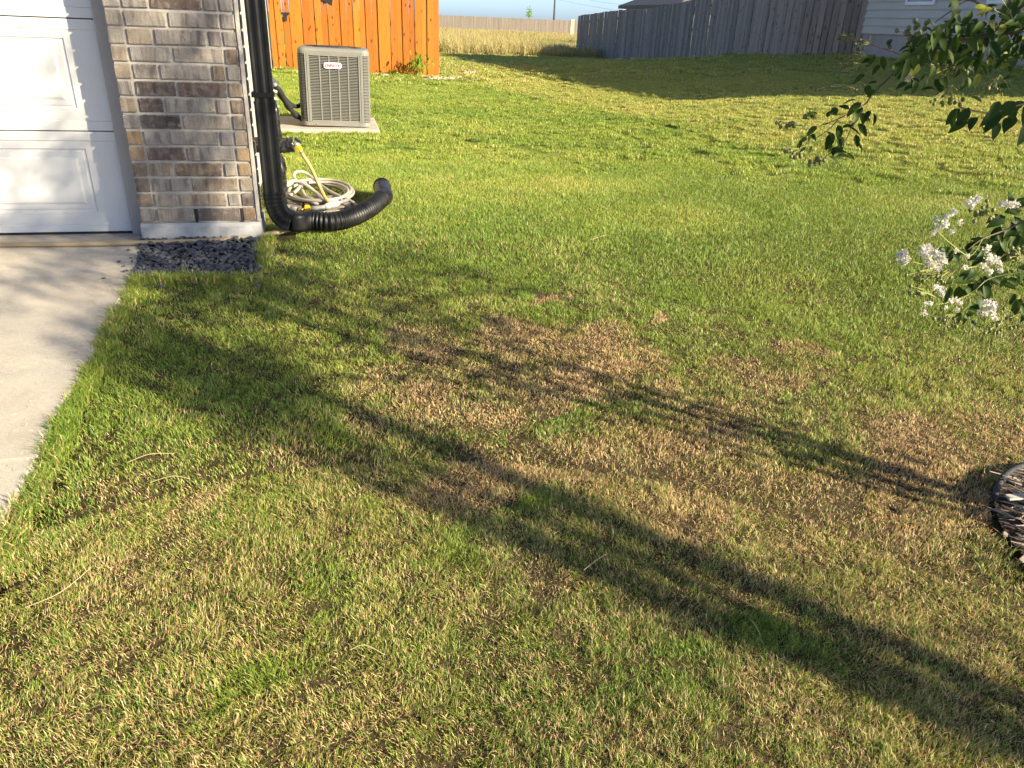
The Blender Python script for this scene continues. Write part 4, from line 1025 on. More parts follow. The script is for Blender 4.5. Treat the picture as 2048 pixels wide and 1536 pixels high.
X, Y = zone(17, 41, 17, -1.3, 16, 5, 38); k = ~((Y > 31.5+0.15*X) & (X < 11.2)); X, Y = X[k], Y[k]; lawn('lawn_grass', 'far strip of lawn in the shade of the grey fence', X, Y, Dd, 0.8, 1.5, 4)
# longer fringe along the driveway and the rock bed
N = 420; Y = rng.uniform(0.6,3.85,N); X = DRIVE_X+rng.uniform(0.008,0.05,N)+0.006*np.sin(Y*9)
F = [clump('grass_tuft', 40, 0.03, 0.018, 0.040, 0.0022, 0.55, gm, 500+i, 0.5) for i in range(6)]
lawn('edge_grass', 'longer grass fringe leaning over the driveway edge', X, Y, F, 0.75, 1.45, 5)
# fringe round hard edges
E_ = []
for k in range(240):
    s = random.random()
    if s < 0.35: E_.append((random.uniform(-0.98,-0.42), 3.77+random.uniform(-0.03,0.02)))
    elif s < 0.6: E_.append((random.uniform(-0.6,0.5), 8.47+random.uniform(-0.03,0.01)))
    elif s < 0.7: E_.append((0.49+random.uniform(0,0.03), random.uniform(8.5,9.6)))
    elif s < 0.85: E_.append((random.uniform(-0.43,-0.38), random.uniform(3.85,4.3)))
    else: 
        a = random.uniform(0,6.28); E_.append((BEDC[0]+(BEDR+0.03)*math.cos(a), BEDC[1]+(BEDR+0.03)*math.sin(a)))
E_ = np.array(E_); lawn('trim_grass', 'untrimmed grass tufts along the rock bed and concrete pad', E_[:,0], E_[:,1], [clump('grass_tuft', 34, 0.035, 0.03, 0.065, 0.003, 0.55, gm, 550+i, 0.5) for i in range(4)], 0.8, 1.3, 6)
# tall golden field
tg = M['tall_grass']
T = [clump('tall_tuft', 60, 0.40, 0.30, 0.62, 0.016, 0.30, tg, 600+i, 0.35) for i in range(5)]
N = 9000; Y = rng.uniform(31,94,N); X = rng.uniform(0.5,30,N)
k = (X < 0.34*Y+1.5) & (X > 0.07*Y) & ~((X > 11.2) & (Y < 38)) & (Y > 31.5+0.15*X) & (rng.uniform(0,1,N) < 1.3-0.007*Y); X, Y = X[k], Y[k]
tn = np.clip(fbm(X*0.25, Y*0.12, 44, 3)*1.2-0.2, 0, 1)
scatter('tall_grass', 'tall golden grass field between the lawn and the far fence', 'grass', np.stack([X,Y,G(X,Y)],1), np.clip(0.25+0.5*fbm(X*0.3,Y*0.2,9,3),0,1), tn, rng.uniform(0.8,1.35,len(X)), T, 7, 0.05)
gr = [clump('reed_tuft', 50, 0.5, 0.5, 0.95, 0.03, 0.5, M['weed_leaf'], 650+i, 0.7) for i in range(3)]
WP = []
for u0, v0, m in ((1085,92,9),(1040,88,4),(1135,90,2)):
    for k in range(m): 
        p = onZ(u0+random.gauss(0,9), v0+random.gauss(0,1.5), -0.15); WP.append((p.x,p.y,g(p.x,p.y)))
WP = np.array(WP); scatter('reed_clump', 'darker green weeds standing in the golden grass field', 'weeds', WP, np.zeros(len(WP)), np.zeros(len(WP)), rng.uniform(0.7,1.2,len(WP)), gr, 8, 0.1)

# ================================================================ SLATE CHIPS
def chips():
    base = MB(); base.add([(x,y,-0.1*max(0,4.25-y)+0.004) for x, y in ROCK], [tuple(reversed(range(len(ROCK))))] )
    me = base.mesh('rock_bed', M['gravel_base']); o = link('rock_bed', me); tag(o, kind='structure')
    me.flip_normals()
    protos = []
    for k in range(10):
        bm = bmesh.new(); bmesh.ops.create_icosphere(bm, subdivisions=1, radius=1)
        for p in bm.verts: p.co *= random.uniform(0.65,1.15)
        for _ in range(3):
            n = Vector((random.gauss(0,1),random.gauss(0,1),random.gauss(0,1))).normalized(); bmesh.ops.bisect_plane(bm, geom=bm.verts[:]+bm.edges[:]+bm.faces[:], plane_co=n*0.62, plane_no=n, clear_outer=True)
            bmesh.ops.holes_fill(bm, edges=[e for e in bm.edges if e.is_boundary])
        bm.verts.index_update(); protos.append(([v.co.copy() for v in bm.verts], [[v.index for v in f.verts] for f in bm.faces])); bm.free()
    mb = MB(); P = np.array(ROCK); x0, y0 = P.min(0); x1, y1 = P.max(0); c = 0
    while c < 1100:
        x, y = random.uniform(x0,x1), random.uniform(y0,y1)
        if not inpoly(np.array([x]), np.array([y]), ROCK)[0]: continue
        s = random.uniform(0.009,0.020); Rm = Euler((random.uniform(-0.6,0.6),random.uniform(-0.6,0.6),random.uniform(0,6.3))).to_matrix()
        vs_, fs = random.choice(protos); sc = (random.uniform(0.9,1.6),random.uniform(0.7,1.1),random.uniform(0.35,0.6))
        z = -0.1*max(0,4.25-y)+0.006+random.uniform(0,0.016)
        mb.add([Rm@Vector((v.x*sc[0]*s,v.y*sc[1]*s,v.z*sc[2]*s))+Vector((x,y,z)) for v in vs_], fs); c += 1
    for k in range(46):
        x, y = random.choice(((random.uniform(-1.0,-0.4), 3.76-abs(random.gauss(0,0.05))),(-0.42+abs(random.gauss(0,0.05)), random.uniform(3.8,4.25)),(-1.03-abs(random.gauss(0,0.04)), random.uniform(3.8,4.25))))
        s = random.uniform(0.006,0.014); vs_, fs = random.choice(protos); Rm = Euler((0.2,0.1,random.uniform(0,6.3))).to_matrix()
        mb.add([Rm@Vector((v.x*1.3*s,v.y*s,v.z*0.5*s))+Vector((x,y,-0.1*max(0,4.25-y)+0.010)) for v in vs_], fs)
    tag(mb.build('slate_gravel', M['slate']), 'dark slate chips filling the bed at the foot of the pier', 'gravel', kind='stuff')
chips()
def clippings():
    mb = MB()
    for k in range(420):
        y = random.uniform(0.9,4.2); x = DRIVE_X-abs(random.gauss(0,0.10))-0.004 if random.random() < 0.8 else random.uniform(-2.2,-1.05); z = -0.1*max(0,4.25-y)+0.0065
        a = random.uniform(0,6.28); L = random.uniform(0.006,0.022); d = Vector((math.cos(a),math.sin(a),0)); q = Vector((-d.y,d.x,0))*random.uniform(0.0006,0.0013); c = Vector((x,y,z))
        mb.add([c-q,c+q,c+d*L+Vector((0,0,0.003)),c+Vector((0,0,0.0015))],[(0,1,2),(1,3,2),(3,0,2)])
    tag(mb.build('grass_clippings', M['dry_stalk']), 'dry grass clippings scattered along the driveway edge', 'clippings', kind='stuff')
clippings()

# ================================================================ TREE BED
def bed():
    cx, cy = BEDC; z0 = g(cx, cy)
    e = thing('landscape_edging', 'weathered black plastic edging ring around the mulched tree bed', 'edging')
    mb = MB(); rows = []; n = 60
    for k in range(n+1):
        a = R(-128)+R(318)*k/n-R(50)
        r = BEDR+0.008*math.sin(a*5); x, y = cx+r*math.cos(a), cy+r*math.sin(a); z = g(x,y); nx, ny = math.cos(a), math.sin(a); h = 0.034+0.008*math.sin(a*3+1)
        rows.append([(x,y,z-0.05),(x+nx*0.006,y+ny*0.006,z+h*0.5),(x+nx*0.004,y+ny*0.004,z+h-0.014),(x+nx*0.013,y+ny*0.013,z+h-0.006),(x+nx*0.010,y+ny*0.010,z+h+0.006),(x-nx*0.004,y-ny*0.004,z+h+0.006),(x-nx*0.007,y-ny*0.007,z+h-0.006),(x-nx*0.004,y-ny*0.004,z+h-0.014),(x-nx*0.006,y-ny*0.006,z-0.05)])
    mb.loft(rows); mb.build('strip', M['edging'], e, True)
    mb = MB(); n = 48
    ring = [(cx+(BEDR-0.01)*math.cos(2*math.pi*k/n), cy+(BEDR-0.01)*math.sin(2*math.pi*k/n)) for k in range(n)]
    mb.add([(cx,cy,z0+0.03)]+[(x,y,g(x,y)+0.006) for x, y in ring], [(0,1+k,1+(k+1) % n) for k in range(n)])
    tag(mb.build('bed_soil', M['mulch_soil']), kind='structure')
    mb = MB()
    for k in range(1100):
        a, r = random.uniform(0,6.28), (BEDR-0.03)*math.sqrt(random.random()); x, y = cx+r*math.cos(a), cy+r*math.sin(a)
        L = random.uniform(0.02,0.10); d = Vector((math.cos(random.gauss(2.4,0.7)), math.sin(random.gauss(2.4,0.7)), random.uniform(-0.15,0.3))); d.normalize(); z = g(x,y)+0.016+random.uniform(0,0.03)
        w_ = random.uniform(0.0015,0.005); s = d.cross(Vector((0,0,1))).normalized()*w_; c = Vector((x,y,z)); u = Vector((0,0,w_*0.5))
        mb.add([c-s,c+s,c+u*2,c+d*L-s*0.5,c+d*L+s*0.5,c+d*L+u],[(0,1,4,3),(1,2,5,4),(2,0,3,5)])
    tag(mb.build('mulch', M['mulch']), 'shredded brown mulch and dry twigs in the tree bed', 'mulch', kind='stuff')
    a = onZ(2017,995,g(2.2,1.65)+0.05); b = onZ(2075,992,g(2.3,1.65)+0.05); mb = MB()
    mb.bevbox((-0.06,-0.012,-0.004),(0.10,0.014,0.004),0.002, Matrix.Translation(a.lerp(b,0.5)) @ Matrix.Rotation(R(-4),4,'Z') @ Matrix.Rotation(R(12),4,'X'))
    tag(mb.build('plant_marker', simple('bleached_plastic',(0.30,0.285,0.24),(0.37,0.355,0.30),20,0.6)), 'bleached white plastic marker lying on the mulch', 'marker')
    for i,(u,v,L,ang) in enumerate(((2010,1068,0.022,40),(2046,1118,0.035,25))):
        p = onZ(u,v,g(2.05,1.5)+0.035); mb = MB(); mb.bevbox((-L/2,-0.008,-0.003),(L/2,0.008,0.003),0.002, Matrix.Translation(p) @ Matrix.Rotation(R(ang),4,'Z') @ Matrix.Rotation(R(20),4,'X'))
        tag(mb.build('wood_chip', M['mulch']), ['small pale chip just inside the edging ring','larger pale chip at the open end of the edging ring'][i], 'chip')
bed()

# ================================================================ CRAPE MYRTLE
def leaf_mesh(name, L, Wd, fold, bend, mat):
    mb = MB(); n = 6; l = []; m_ = []; r = []
    for k in range(n+1):
        t = k/n; w_ = Wd*math.sin(math.pi*min(1,t*0.93+0.06))**0.8*(1-0.25*t) if 0 < k < n else 0.0005
        x = t*L; z = -bend*L*t*t
        l.append((x, w_, z+fold*w_)); m_.append((x,0,z)); r.append((x,-w_,z+fold*w_))
    o = []
    for k in range(n+1): o += [l[k], m_[k], r[k]]
    fs = []
    for k in range(n):
        a = k*3; fs += [(a,a+1,a+4,a+3),(a+1,a+2,a+5,a+4)]
    mb.add(o, fs); return mb.mesh(name, mat, True)
LEAVES = [leaf_mesh('leaf', 0.046, 0.0125, 0.45, 0.25, M['leaf']), leaf_mesh('leaf', 0.040, 0.0125, 0.25, 0.55, M['leaf']), leaf_mesh('leaf', 0.050, 0.0125, 0.6, 0.12, M['leaf'])]
BIGLEAF = leaf_mesh('leaf', 0.058, 0.016, 0.3, 0.3, M['leaf'])
YLEAF = leaf_mesh('leaf', 0.040, 0.011, 0.3, 0.3, M['reddish_leaf'])
def blossom_meshes(k):
    random.seed(900+k); pm, sm = MB(), MB()
    for j in range(30):
        c = Vector((random.gauss(0,1),random.gauss(0,1),random.gauss(0,0.8))); c = c/max(1,c.length)*0.021*random.uniform(0.4,1)
        q = Euler((random.uniform(0,6.3),random.uniform(0,6.3),random.uniform(0,6.3))).to_matrix(); s = random.uniform(0.004,0.0078)
        ring = []
        for a in range(7): rr = s*(1+0.3*math.sin(a*2.9+j)); ring.append(c+q@Vector((rr*math.cos(a*0.8976),rr*math.sin(a*0.8976),0.35*s*math.sin(a*2.1+j))))
        pm.add([c]+ring, [(0,1+a,1+(a+1) % 7) for a in range(7)])
    for j in range(7):
        d = Vector((random.gauss(0,1),random.gauss(0,1),random.gauss(0,1))).normalized(); sm.tube([d*0.003, d*random.uniform(0.010,0.017)], 0.0006, 3); sm.ico(d*0.015,0.0016,1)
    return pm.mesh('petals', M['petal']), sm.mesh('stamens', M['stamen'])
BLOS = [blossom_meshes(k) for k in range(4)]
random.seed(77)
def make_tree():
    t = thing('crape_myrtle', 'white flowering crape myrtle with its leafy branches hanging into view', 'tree')
    cx, cy = BEDC; z0 = g(cx, cy)
    # stems
    tops = []
    for k, (ax, ay, top, r0) in enumerate(((-0.18,0.10,2.3,0.016),(0.32,0.12,2.7,0.018),(0.15,-0.28,2.4,0.013),(0.05,0.38,2.3,0.012),(-0.24,-0.15,2.1,0.014))):
        b = Vector((cx+0.05*math.cos(k*1.3), cy+0.05*math.sin(k*1.3), z0)); p = [b-Vector((0,0,0.03))]
        for s in range(1,6):
            f = s/5; p.append(Vector((b.x+ax*f**1.1+0.02*math.sin(k+s*1.7), b.y+ay*f**1.1+0.02*math.cos(k*2+s), z0+top*f)))
        pp = spline(p, 4); mb = MB(); mb.tube(pp, [r0*(1-0.6*i/(len(pp)-1)) for i in range(len(pp))], 9); mb.build('stem', M['bark'], t, True); tops.append((p[3],p[4],p[5]))
    # upper crown, above the frame
    mbb = MB(); lm = MB()
    base = LEAVES[0]; lv = [v.co.copy() for v in base.vertices]; lf = [tuple(f.vertices) for f in base.polygons]
    tips = []
    for k in range(66):
        a, b, c = random.choice(tops); s = a.lerp(c, random.random())
        an = random.uniform(0,2*math.pi); hz = 0.05+0.85*random.random(); R_ = random.uniform(0.1,1.3)*(1-0.55*hz*hz); e = Vector((cx+0.08+0.65*hz+R_*math.cos(an), cy+R_*math.sin(an)*0.95, z0+1.75+hz*2.4-0.15*R_))
        mid = s.lerp(e,0.5)+Vector((0,0,0.10)); sp = spline([s,mid,e],5); mbb.tube(sp, [0.008*(1-0.7*i/(len(sp)-1)) for i in range(len(sp))], 5)
        for q in range(52):
            f = random.uniform(0.45,1.0); i = min(int(f*(len(sp)-1)), len(sp)-1); pt = sp[i]+Vector((random.gauss(0,0.05),random.gauss(0,0.05),random.gauss(0,0.04)))
            if pt.z < 1.26 and pt.x/max(pt.y,0.1) < 1.0 and pt.y > 0.3: continue
            if q % 1 == 0:
                m = Matrix.Translation(pt) @ Euler((random.uniform(-0.6,0.6),random.uniform(0,1.0),random.uniform(0,6.3))).to_matrix().to_4x4(); lm.add([m@v for v in lv], lf)
    def puff(c, sd, n):
        for q in range(n):
            pt = c+Vector((random.gauss(0,sd),random.gauss(0,sd),random.gauss(0,sd*0.8)))
            if pt.z < 1.3 and pt.x/max(pt.y,0.1) < 1.08 and pt.y > 0.3: continue
            m = Matrix.Translation(pt) @ Euler((random.uniform(-0.6,0.6),random.uniform(0,1.0),random.uniform(0,6.3))).to_matrix().to_4x4(); lm.add([m@v for v in lv], lf)
    for (mx, my, mz), (sx_, sy_, sz_), cnt in (((2.32,1.42,2.22),(0.26,0.2,0.22),15),((2.95,1.42,2.7),(0.26,0.25,0.40),7),((2.55,1.95,1.05),(0.22,0.14,0.22),13),((2.6,1.42,1.52),(0.36,0.26,0.16),20)):
        for k in range(cnt):
            c = Vector((mx+random.gauss(0,sx_), my+random.gauss(0,sy_), mz+random.gauss(0,sz_)))
            if c.x/max(c.y,0.1) < 1.15 and c.z < 1.4: continue
            st = min((q for tr in tops for q in tr), key=lambda q: (q-c).length); mbb.tube(spline([st, st.lerp(c,0.5)+Vector((0,0,0.06)), c],4), 0.004, 5); puff(c, 0.06, 26)
    for k in range(520):
        h = random.uniform(0.3,1.6); pt = Vector((cx+random.gauss(0.05,0.07+0.05*h), cy+random.gauss(0,0.07+0.08*h), z0+h))
        if pt.z > 0.75 and pt.x/pt.y < 1.15: continue
        m = Matrix.Translation(pt) @ Euler((random.uniform(-0.6,0.6),random.uniform(0,1.0),random.uniform(0,6.3))).to_matrix().to_4x4(); lm.add([m@v for v in lv], lf)
    o = mbb.build('crown_branches', M['twig'], t); o['kind'] = 'stuff'
    o = lm.build('crown', M['leaf'], t, True); o['kind'] = 'stuff'
    # branches that hang into the frame, each a part with its own leaves, flowers and seed capsules
    def P(u, v, Y): return onY(u, v, Y)
    def branch(pts, r0, r1=0.0012, mat='twig'):
        sp = spline(pts, 5); mb = MB(); mb.tube(sp, [r0+(r1-r0)*i/(len(sp)-1) for i in range(len(sp))], 6); return mb.build('branch', M[mat], t, True), sp
    def leaf(par, u, v, Y, s=1.0, ang=None, young=False, droop=None):
        # ang: direction of the leaf in the picture plane, degrees clockwise from right
        p = P(u, v, Y); a = R(ang if ang is not None else random.uniform(0,360))
        d = RT*math.cos(a)-UP*math.sin(a)+FW*random.uniform(-0.5,0.3); d.normalize()
        upv = (Vector((0,0,1))*random.uniform(0.2,1.0)-FW*random.uniform(0.1,1.0)+RT*random.uniform(-0.6,0.6)); y = upv.cross(d).normalized(); z = d.cross(y)
        m = Matrix((d,y,z)).transposed().to_4x4(); s *= 0.84
        return link('leaf', YLEAF if young else random.choice(LEAVES), par, p, m.to_euler(), s*random.uniform(0.85,1.15))
    def capsules(par, pts, Y, root=None, r=0.0042):
        mb = MB(); st = MB()
        for u, v in pts:
            p = P(u, v, Y+random.uniform(-0.03,0.03)); mb.ico(p, 1.45*r*random.uniform(0.8,1.15), 2 if False else 1, (1,1,1.12), 0.04)
            if root is not None: q = P(root[0],root[1],Y); st.tube([q, q.lerp(p,0.6)+Vector((0,0,0.004)), p], 0.0007, 4)
        o = mb.build('seed_capsules', M['capsule'], par, True); o['kind'] = 'stuff'
        if root is not None: st.build('stalks', M['green_stem'], par)
        return o
    def blossom(par, u, v, Y, s=1.0):
        k = random.randrange(4); o = link('blossom', BLOS[k][0], par, P(u,v,Y), (random.uniform(0,6),random.uniform(0,6),random.uniform(0,6)), s)
        so = link('stamens', BLOS[k][1], par, o.location, o.rotation_euler, s)
    def z5(a, b): return (1400+a/3.16, b/3.16)
    def z6(a, b): return (1748+a/4.517, 360+b/4.517)
    # --- branch hanging furthest into the picture
    Y = 1.95
    b1, sp = branch([tops[0][1], P(2120,-30,1.75), P(1990,60,1.85), P(1880,95,1.9), P(1818,120,Y), P(1782,152,Y), P(1745,187,Y), P(1729,209,Y), P(1678,237,Y), P(1640,252,Y)], 0.0065)
    for a, b, an, s in ((1020,650,150,1.1),(985,690,100,1.0),(1010,720,25,1.0),(1070,700,120,.9),(945,690,210,.7),(865,720,250,.8),(800,740,300,.7),(705,750,250,.6),(735,730,200,.5),(870,790,70,1.1),(930,800,20,1.0),(1000,780,60,.9),(740,800,150,.9),(800,830,60,1.0),(840,840,110,1.1),(880,860,60,.8),(985,850,80,.9),(960,880,45,.9),(850,930,110,.7),(905,930,160,.9),(860,990,350,1.1),(930,970,30,.7),(700,850,120,.6),(690,930,80,.5),(640,880,100,.5)):
        leaf(b1, *z5(a,b), Y+random.uniform(-0.05,0.05), s*1.1, an)
        for _ in range(random.choice((0,1,1,2))): leaf(b1, *z5(a+random.uniform(-40,40),b+random.uniform(-30,30)), Y+random.uniform(-0.05,0.05), s*0.9, an+random.uniform(-60,60))
    tw, _ = branch([P(*z5(870,760),Y), P(*z5(800,830),Y), P(*z5(720,880),Y), P(*z5(640,930),Y)], 0.0016, 0.0008)
    tw, _ = branch([P(*z5(960,780),Y), P(*z5(930,870),Y), P(*z5(870,930),Y), P(*z5(780,1000),Y), P(*z5(700,1035),Y)], 0.0016, 0.0008)
    capsules(b1, [z5(random.gauss(520,22),random.gauss(790,12)) for _ in range(5)]+[z5(random.gauss(590,25),random.gauss(785,14)) for _ in range(7)]+[z5(665,735),z5(690,722),z5(720,735)], Y, z5(660,800))
    capsules(b1, [z5(random.gauss(565,28),random.gauss(970,20)) for _ in range(9)]+[z5(620,925),z5(655,880)], Y, z5(650,935))
    capsules(b1, [z5(random.gauss(750,34),random.gauss(1020,14)) for _ in range(11)]+[z5(690,1045)], Y, z5(790,995))
    # side spray of old seed heads over the grey fence
    Y2 = 2.05
    b2, _ = branch([P(1818,120,Y2-0.1), P(1790,105,Y2), P(1760,95,Y2), P(1730,85,Y2), P(1700,78,Y2)], 0.002, 0.0008)
    capsules(b2, [(random.gauss(1690,10),random.gauss(74,6)) for _ in range(9)], Y2, (1712,82), 0.0034)
    capsules(b2, [(random.gauss(1722,9),random.gauss(88,9)) for _ in range(10)], Y2, (1740,88), 0.0034)
    capsules(b2, [(random.gauss(1712,12),random.gauss(115,9)) for _ in range(9)], Y2, (1735,112), 0.0034)
    capsules(b2, [(random.gauss(1700,14),random.gauss(135,6)) for _ in range(6)], Y2, (1740,128), 0.0034)
    for u, v, an, s in ((1750,108,120,.9),(1765,112,80,1.0),(1775,92,300,.8),(1778,100,280,.7),(1742,118,160,.8),(1730,150,170,.9),(1755,165,190,.8),(1790,130,100,.9),(1760,130,130,.8)): leaf(b2, u, v, Y2, s, an)
    b3, _ = branch([P(1745,187,Y), P(1720,165,Y), P(1690,172,Y), P(1650,182,Y), P(1622,176,Y)], 0.0016, 0.0006)
    capsules(b3, [(1622,173),(1630,180),(1640,178),(1660,172),(1676,152),(1688,142),(1700,176),(1712,180)], Y, (1690,172), 0.0032)
    for u, v, an, s in ((1735,170,100,.9),(1750,180,140,.8),(1722,158,150,.7)): leaf(b3, u, v, Y, s, an)
    # --- upper mass of leaves
    Y3 = 1.85
    b4, _ = branch([tops[3][1], P(2150,40,1.7), P(2048,62,1.75), P(1960,75,Y3), P(1890,80,Y3), P(1830,100,Y3)], 0.005)
    b5, _ = branch([tops[3][2], P(2080,-60,1.7), P(2000,20,1.75), P(1940,0,Y3), P(1905,20,Y3), P(1870,45,Y3)], 0.004)
    for k in range(330):
        u = random.uniform(1800,2085); v = random.gauss(75+(u-1940)*-0.05, 46)
        if u < 1900 and v < 35+(1900-u)*0.5: continue
        if v > 175 or v < -25: continue
        leaf(random.choice((b4,b5)), u, v, random.uniform(1.6,2.0), random.uniform(0.75,1.1), random.gauss(100,50), random.random() < 0.12)
    for u, v, an, s, yg in ((1800,120,110,1.0,0),(1820,140,150,1.1,0),(1850,150,90,1.0,0),(1880,150,60,1.0,0),(1900,105,130,1.0,1),(1885,60,-60,.9,1),(1905,30,20,1.2,0),(1930,60,80,1.2,0),(1948,50,100,1.2,0),(1960,100,110,1.3,0),(1990,90,120,1.3,0),(2010,60,110,1.4,0),(2030,100,100,1.4,0),(1880,120,100,1.0,1),(1862,85,200,.8,1),(1910,85,150,.9,1),(1840,165,200,.8,0),(1870,178,180,.8,0),(1930,160,120,1.0,0)):
        leaf(b4, u, v, Y3+random.uniform(-0.1,0.1), s, an, bool(yg))
    capsules(b4, [(random.gauss(1826,13),random.gauss(66,14)) for _ in range(15)], Y3, (1850,85), 0.0046)
    capsules(b4, [(random.gauss(1848,16),random.gauss(92,12)) for _ in range(16)], Y3, (1866,100), 0.0046)
    capsules(b4, [(1857,43),(1853,46)], Y3, (1872,55), 0.0052)
    capsules(b5, [(random.gauss(2010,22),random.gauss(36,22)) for _ in range(20)], 1.7, (2030,50), 0.004)
    capsules(b4, [(random.gauss(1900,20),random.gauss(140,14)) for _ in range(14)], 1.8, (1920,130), 0.0042)
    capsules(b4, [(random.gauss(1890,20),random.gauss(200,8)) for _ in range(12)]+[(1862,203),(1868,208)], 1.8, (1905,170), 0.0038)
    capsules(b4, [(random.gauss(1985,16),random.gauss(180,12)) for _ in range(10)], 1.75, (2000,150), 0.0038)
    blossom(b4, 1815, 150, 1.9, 0.7); blossom(b4, 1820, 158, 1.9, 0.6)
    # --- nearer spray of large leaves at the right edge
    Y4 = 1.35
    b6, _ = branch([tops[0][0], P(2180,190,1.4), P(2060,205,Y4), P(1985,225,Y4), P(1920,215,Y4)], 0.003)
    for a, b, an, s in ((1640,685,130,1.15),(1620,690,100,.9),(1700,680,115,1.2),(1690,760,150,.9),(1740,740,130,1.0),(1780,650,210,.6),(1890,640,120,1.1),(1850,690,120,1.0),(1900,720,140,1.1),(1870,770,100,1.0),(1960,650,80,1.2),(1990,640,140,1.2),(2040,640,150,1.2),(1950,740,120,.9),(2050,700,100,1.2),(2060,790,115,1.2),(2000,740,130,1.0),(2080,660,120,1.2),(1770,790,60,.6)):
        leaf(b6, *z5(a,b), Y4+random.uniform(-0.06,0.06), s, an)
    # --- flowering sprays
    Y5 = 1.65
    b7, _ = branch([tops[2][0], P(2200,380,1.55), P(2075,430,1.6), P(2015,458,Y5), P(1965,478,Y5), P(1935,500,Y5)], 0.004)
    b8, _ = branch([P(1965,478,Y5), P(1940,512,Y5), P(1905,490,Y5), P(1880,468,Y5), P(1872,455,Y5)], 0.0016, 0.0008, 'green_stem')
    b9, _ = branch([P(2030,520,1.6), P(1960,532,Y5), P(1920,537,Y5), P(1885,536,Y5), P(1850,530,Y5), P(1812,520,Y5)], 0.0018, 0.0008, 'green_stem')
    b10, _ = branch([P(2075,540,1.6), P(1985,555,Y5), P(1950,580,Y5), P(1915,600,Y5), P(1870,610,Y5)], 0.0018, 0.0008, 'green_stem')
    b11, _ = branch([P(2090,600,1.6), P(2040,625,Y5), P(2010,640,Y5), P(1975,655,Y5)], 0.0016, 0.0008, 'green_stem')
    for a, b, s, br in ((230,690,.75,b9),(270,660,.8,b9),(290,720,.8,b9),(260,750,.6,b9),(440,640,.9,b9),(480,620,.9,b9),(500,690,1.0,b9),(560,660,.9,b9),(600,700,1.0,b9),(540,760,.9,b9),(620,740,.8,b9),(480,750,.7,b9),(580,800,.6,b9),
        (560,360,.7,b8),(580,430,.6,b8),(535,480,.55,b8),(645,395,.8,b8),(660,330,.6,b8),(710,300,.6,b8),(720,280,.5,b8),(780,380,.6,b8),(705,465,.5,b8),(860,210,.8,b7),(900,190,.8,b7),(940,170,.7,b7),(880,240,.5,b7),(1160,215,.7,b7),(1210,220,.7,b7),(1260,215,.7,b7),(1290,225,.6,b7),
        (1020,620,.8,b7),(1040,690,.8,b7),(1060,740,.9,b7),(1100,710,.8,b7),(1135,760,.6,b7),(1140,815,.6,b7),(1055,825,.6,b7),(985,775,.6,b7),(1015,800,.5,b7),(845,690,.5,b7),(825,790,.5,b7),(745,640,.4,b7),
        (550,970,.6,b10),(610,990,.7,b10),(620,1040,.5,b10),(460,1120,.5,b10),(510,1110,.5,b10),(455,1200,.6,b10),(700,1090,.6,b10),(750,1080,.6,b10),(780,1110,.5,b10),(755,1170,.5,b10),(650,1150,.4,b10),
        (1010,1110,.7,b11),(1050,1110,.8,b11),(1085,1150,.8,b11),(1030,1170,.8,b11),(1070,1220,.7,b11),(1000,1210,.6,b11),(950,1190,.5,b11),(1110,1255,.4,b11)):
        blossom(br, *z6(a,b), Y5-0.07+random.uniform(-0.03,0.03), s*0.74)
    for a, b, an, s, br in ((1180,330,150,1.3,b7),(1230,260,330,1.2,b7),(1290,350,60,1.3,b7),(1150,420,130,1.1,b7),(1220,460,110,1.3,b7),(1290,500,110,1.2,b7),(1340,420,90,1.3,b7),(1060,540,160,1.0,b7),(1000,590,190,1.0,b7),(940,580,170,.9,b7),(1130,560,130,1.0,b7),(700,620,190,.9,b9),(720,670,60,.6,b9),(840,640,160,.8,b9),(900,830,170,.9,b10),(1010,850,40,1.1,b10),(1060,880,30,1.1,b10),(1150,930,30,.9,b10),(690,960,110,1.0,b10),(770,960,90,1.0,b10),(880,950,110,1.2,b10),(920,900,100,1.1,b10),(1020,980,20,1.2,b10),(990,940,70,1.1,b10),(850,1060,80,1.1,b10),(880,1150,40,1.0,b10),(820,1200,100,.9,b10),(960,1130,170,.8,b10),(1290,1080,90,1.1,b11),(1330,1110,60,1.1,b11),(1300,800,60,1.1,b7),(1200,800,100,1.0,b7),(1260,840,40,1.2,b7),(1330,620,120,1.2,b7),(1170,620,140,1.0,b7),(980,700,140,.8,b9)):
        leaf(br, *z6(a,b), Y5+0.05+random.uniform(-0.07,0.07), s*1.15, an)
        for _ in range(random.choice((1,2,3))): leaf(br, *z6(a+random.uniform(-70,70),b+random.uniform(-60,60)), Y5+0.08+random.uniform(-0.07,0.07), s*1.05, an+random.uniform(-70,70))
    capsules(b10, [z6(random.gauss(380,48),random.gauss(1020,28)) for _ in range(10)]+[z6(510,1060),z6(330,1040)], Y5, z6(560,1060), 0.0036)
    capsules(b10, [z6(random.gauss(640,75),random.gauss(1290,28)) for _ in range(14)]+[z6(540,1250)], Y5, z6(720,1210), 0.0036)
    capsules(b9, [z6(random.gauss(430,60),random.gauss(860,36)) for _ in range(14)], Y5, z6(640,800), 0.0032)
    capsules(b9, [z6(random.gauss(600,70),random.gauss(890,28)) for _ in range(12)], Y5, z6(750,800), 0.0034)
    capsules(b11, [z6(random.gauss(1080,55),random.gauss(1340,30)) for _ in range(13)]+[z6(1000,1385)], Y5, z6(1180,1290), 0.0038)
    capsules(b11, [z6(1175,1160),z6(1240,1260),z6(1200,1250),z6(1270,1330),z6(1300,1320)], Y5, z6(1300,1240), 0.0038)
    capsules(b7, [z6(random.gauss(980,50),random.gauss(280,40)) for _ in range(16)], Y5, z6(1090,340), 0.0042)
    capsules(b7, [z6(random.gauss(1260,50),random.gauss(650,40)) for _ in range(14)], Y5-0.05, z6(1330,700), 0.0042)
    return t
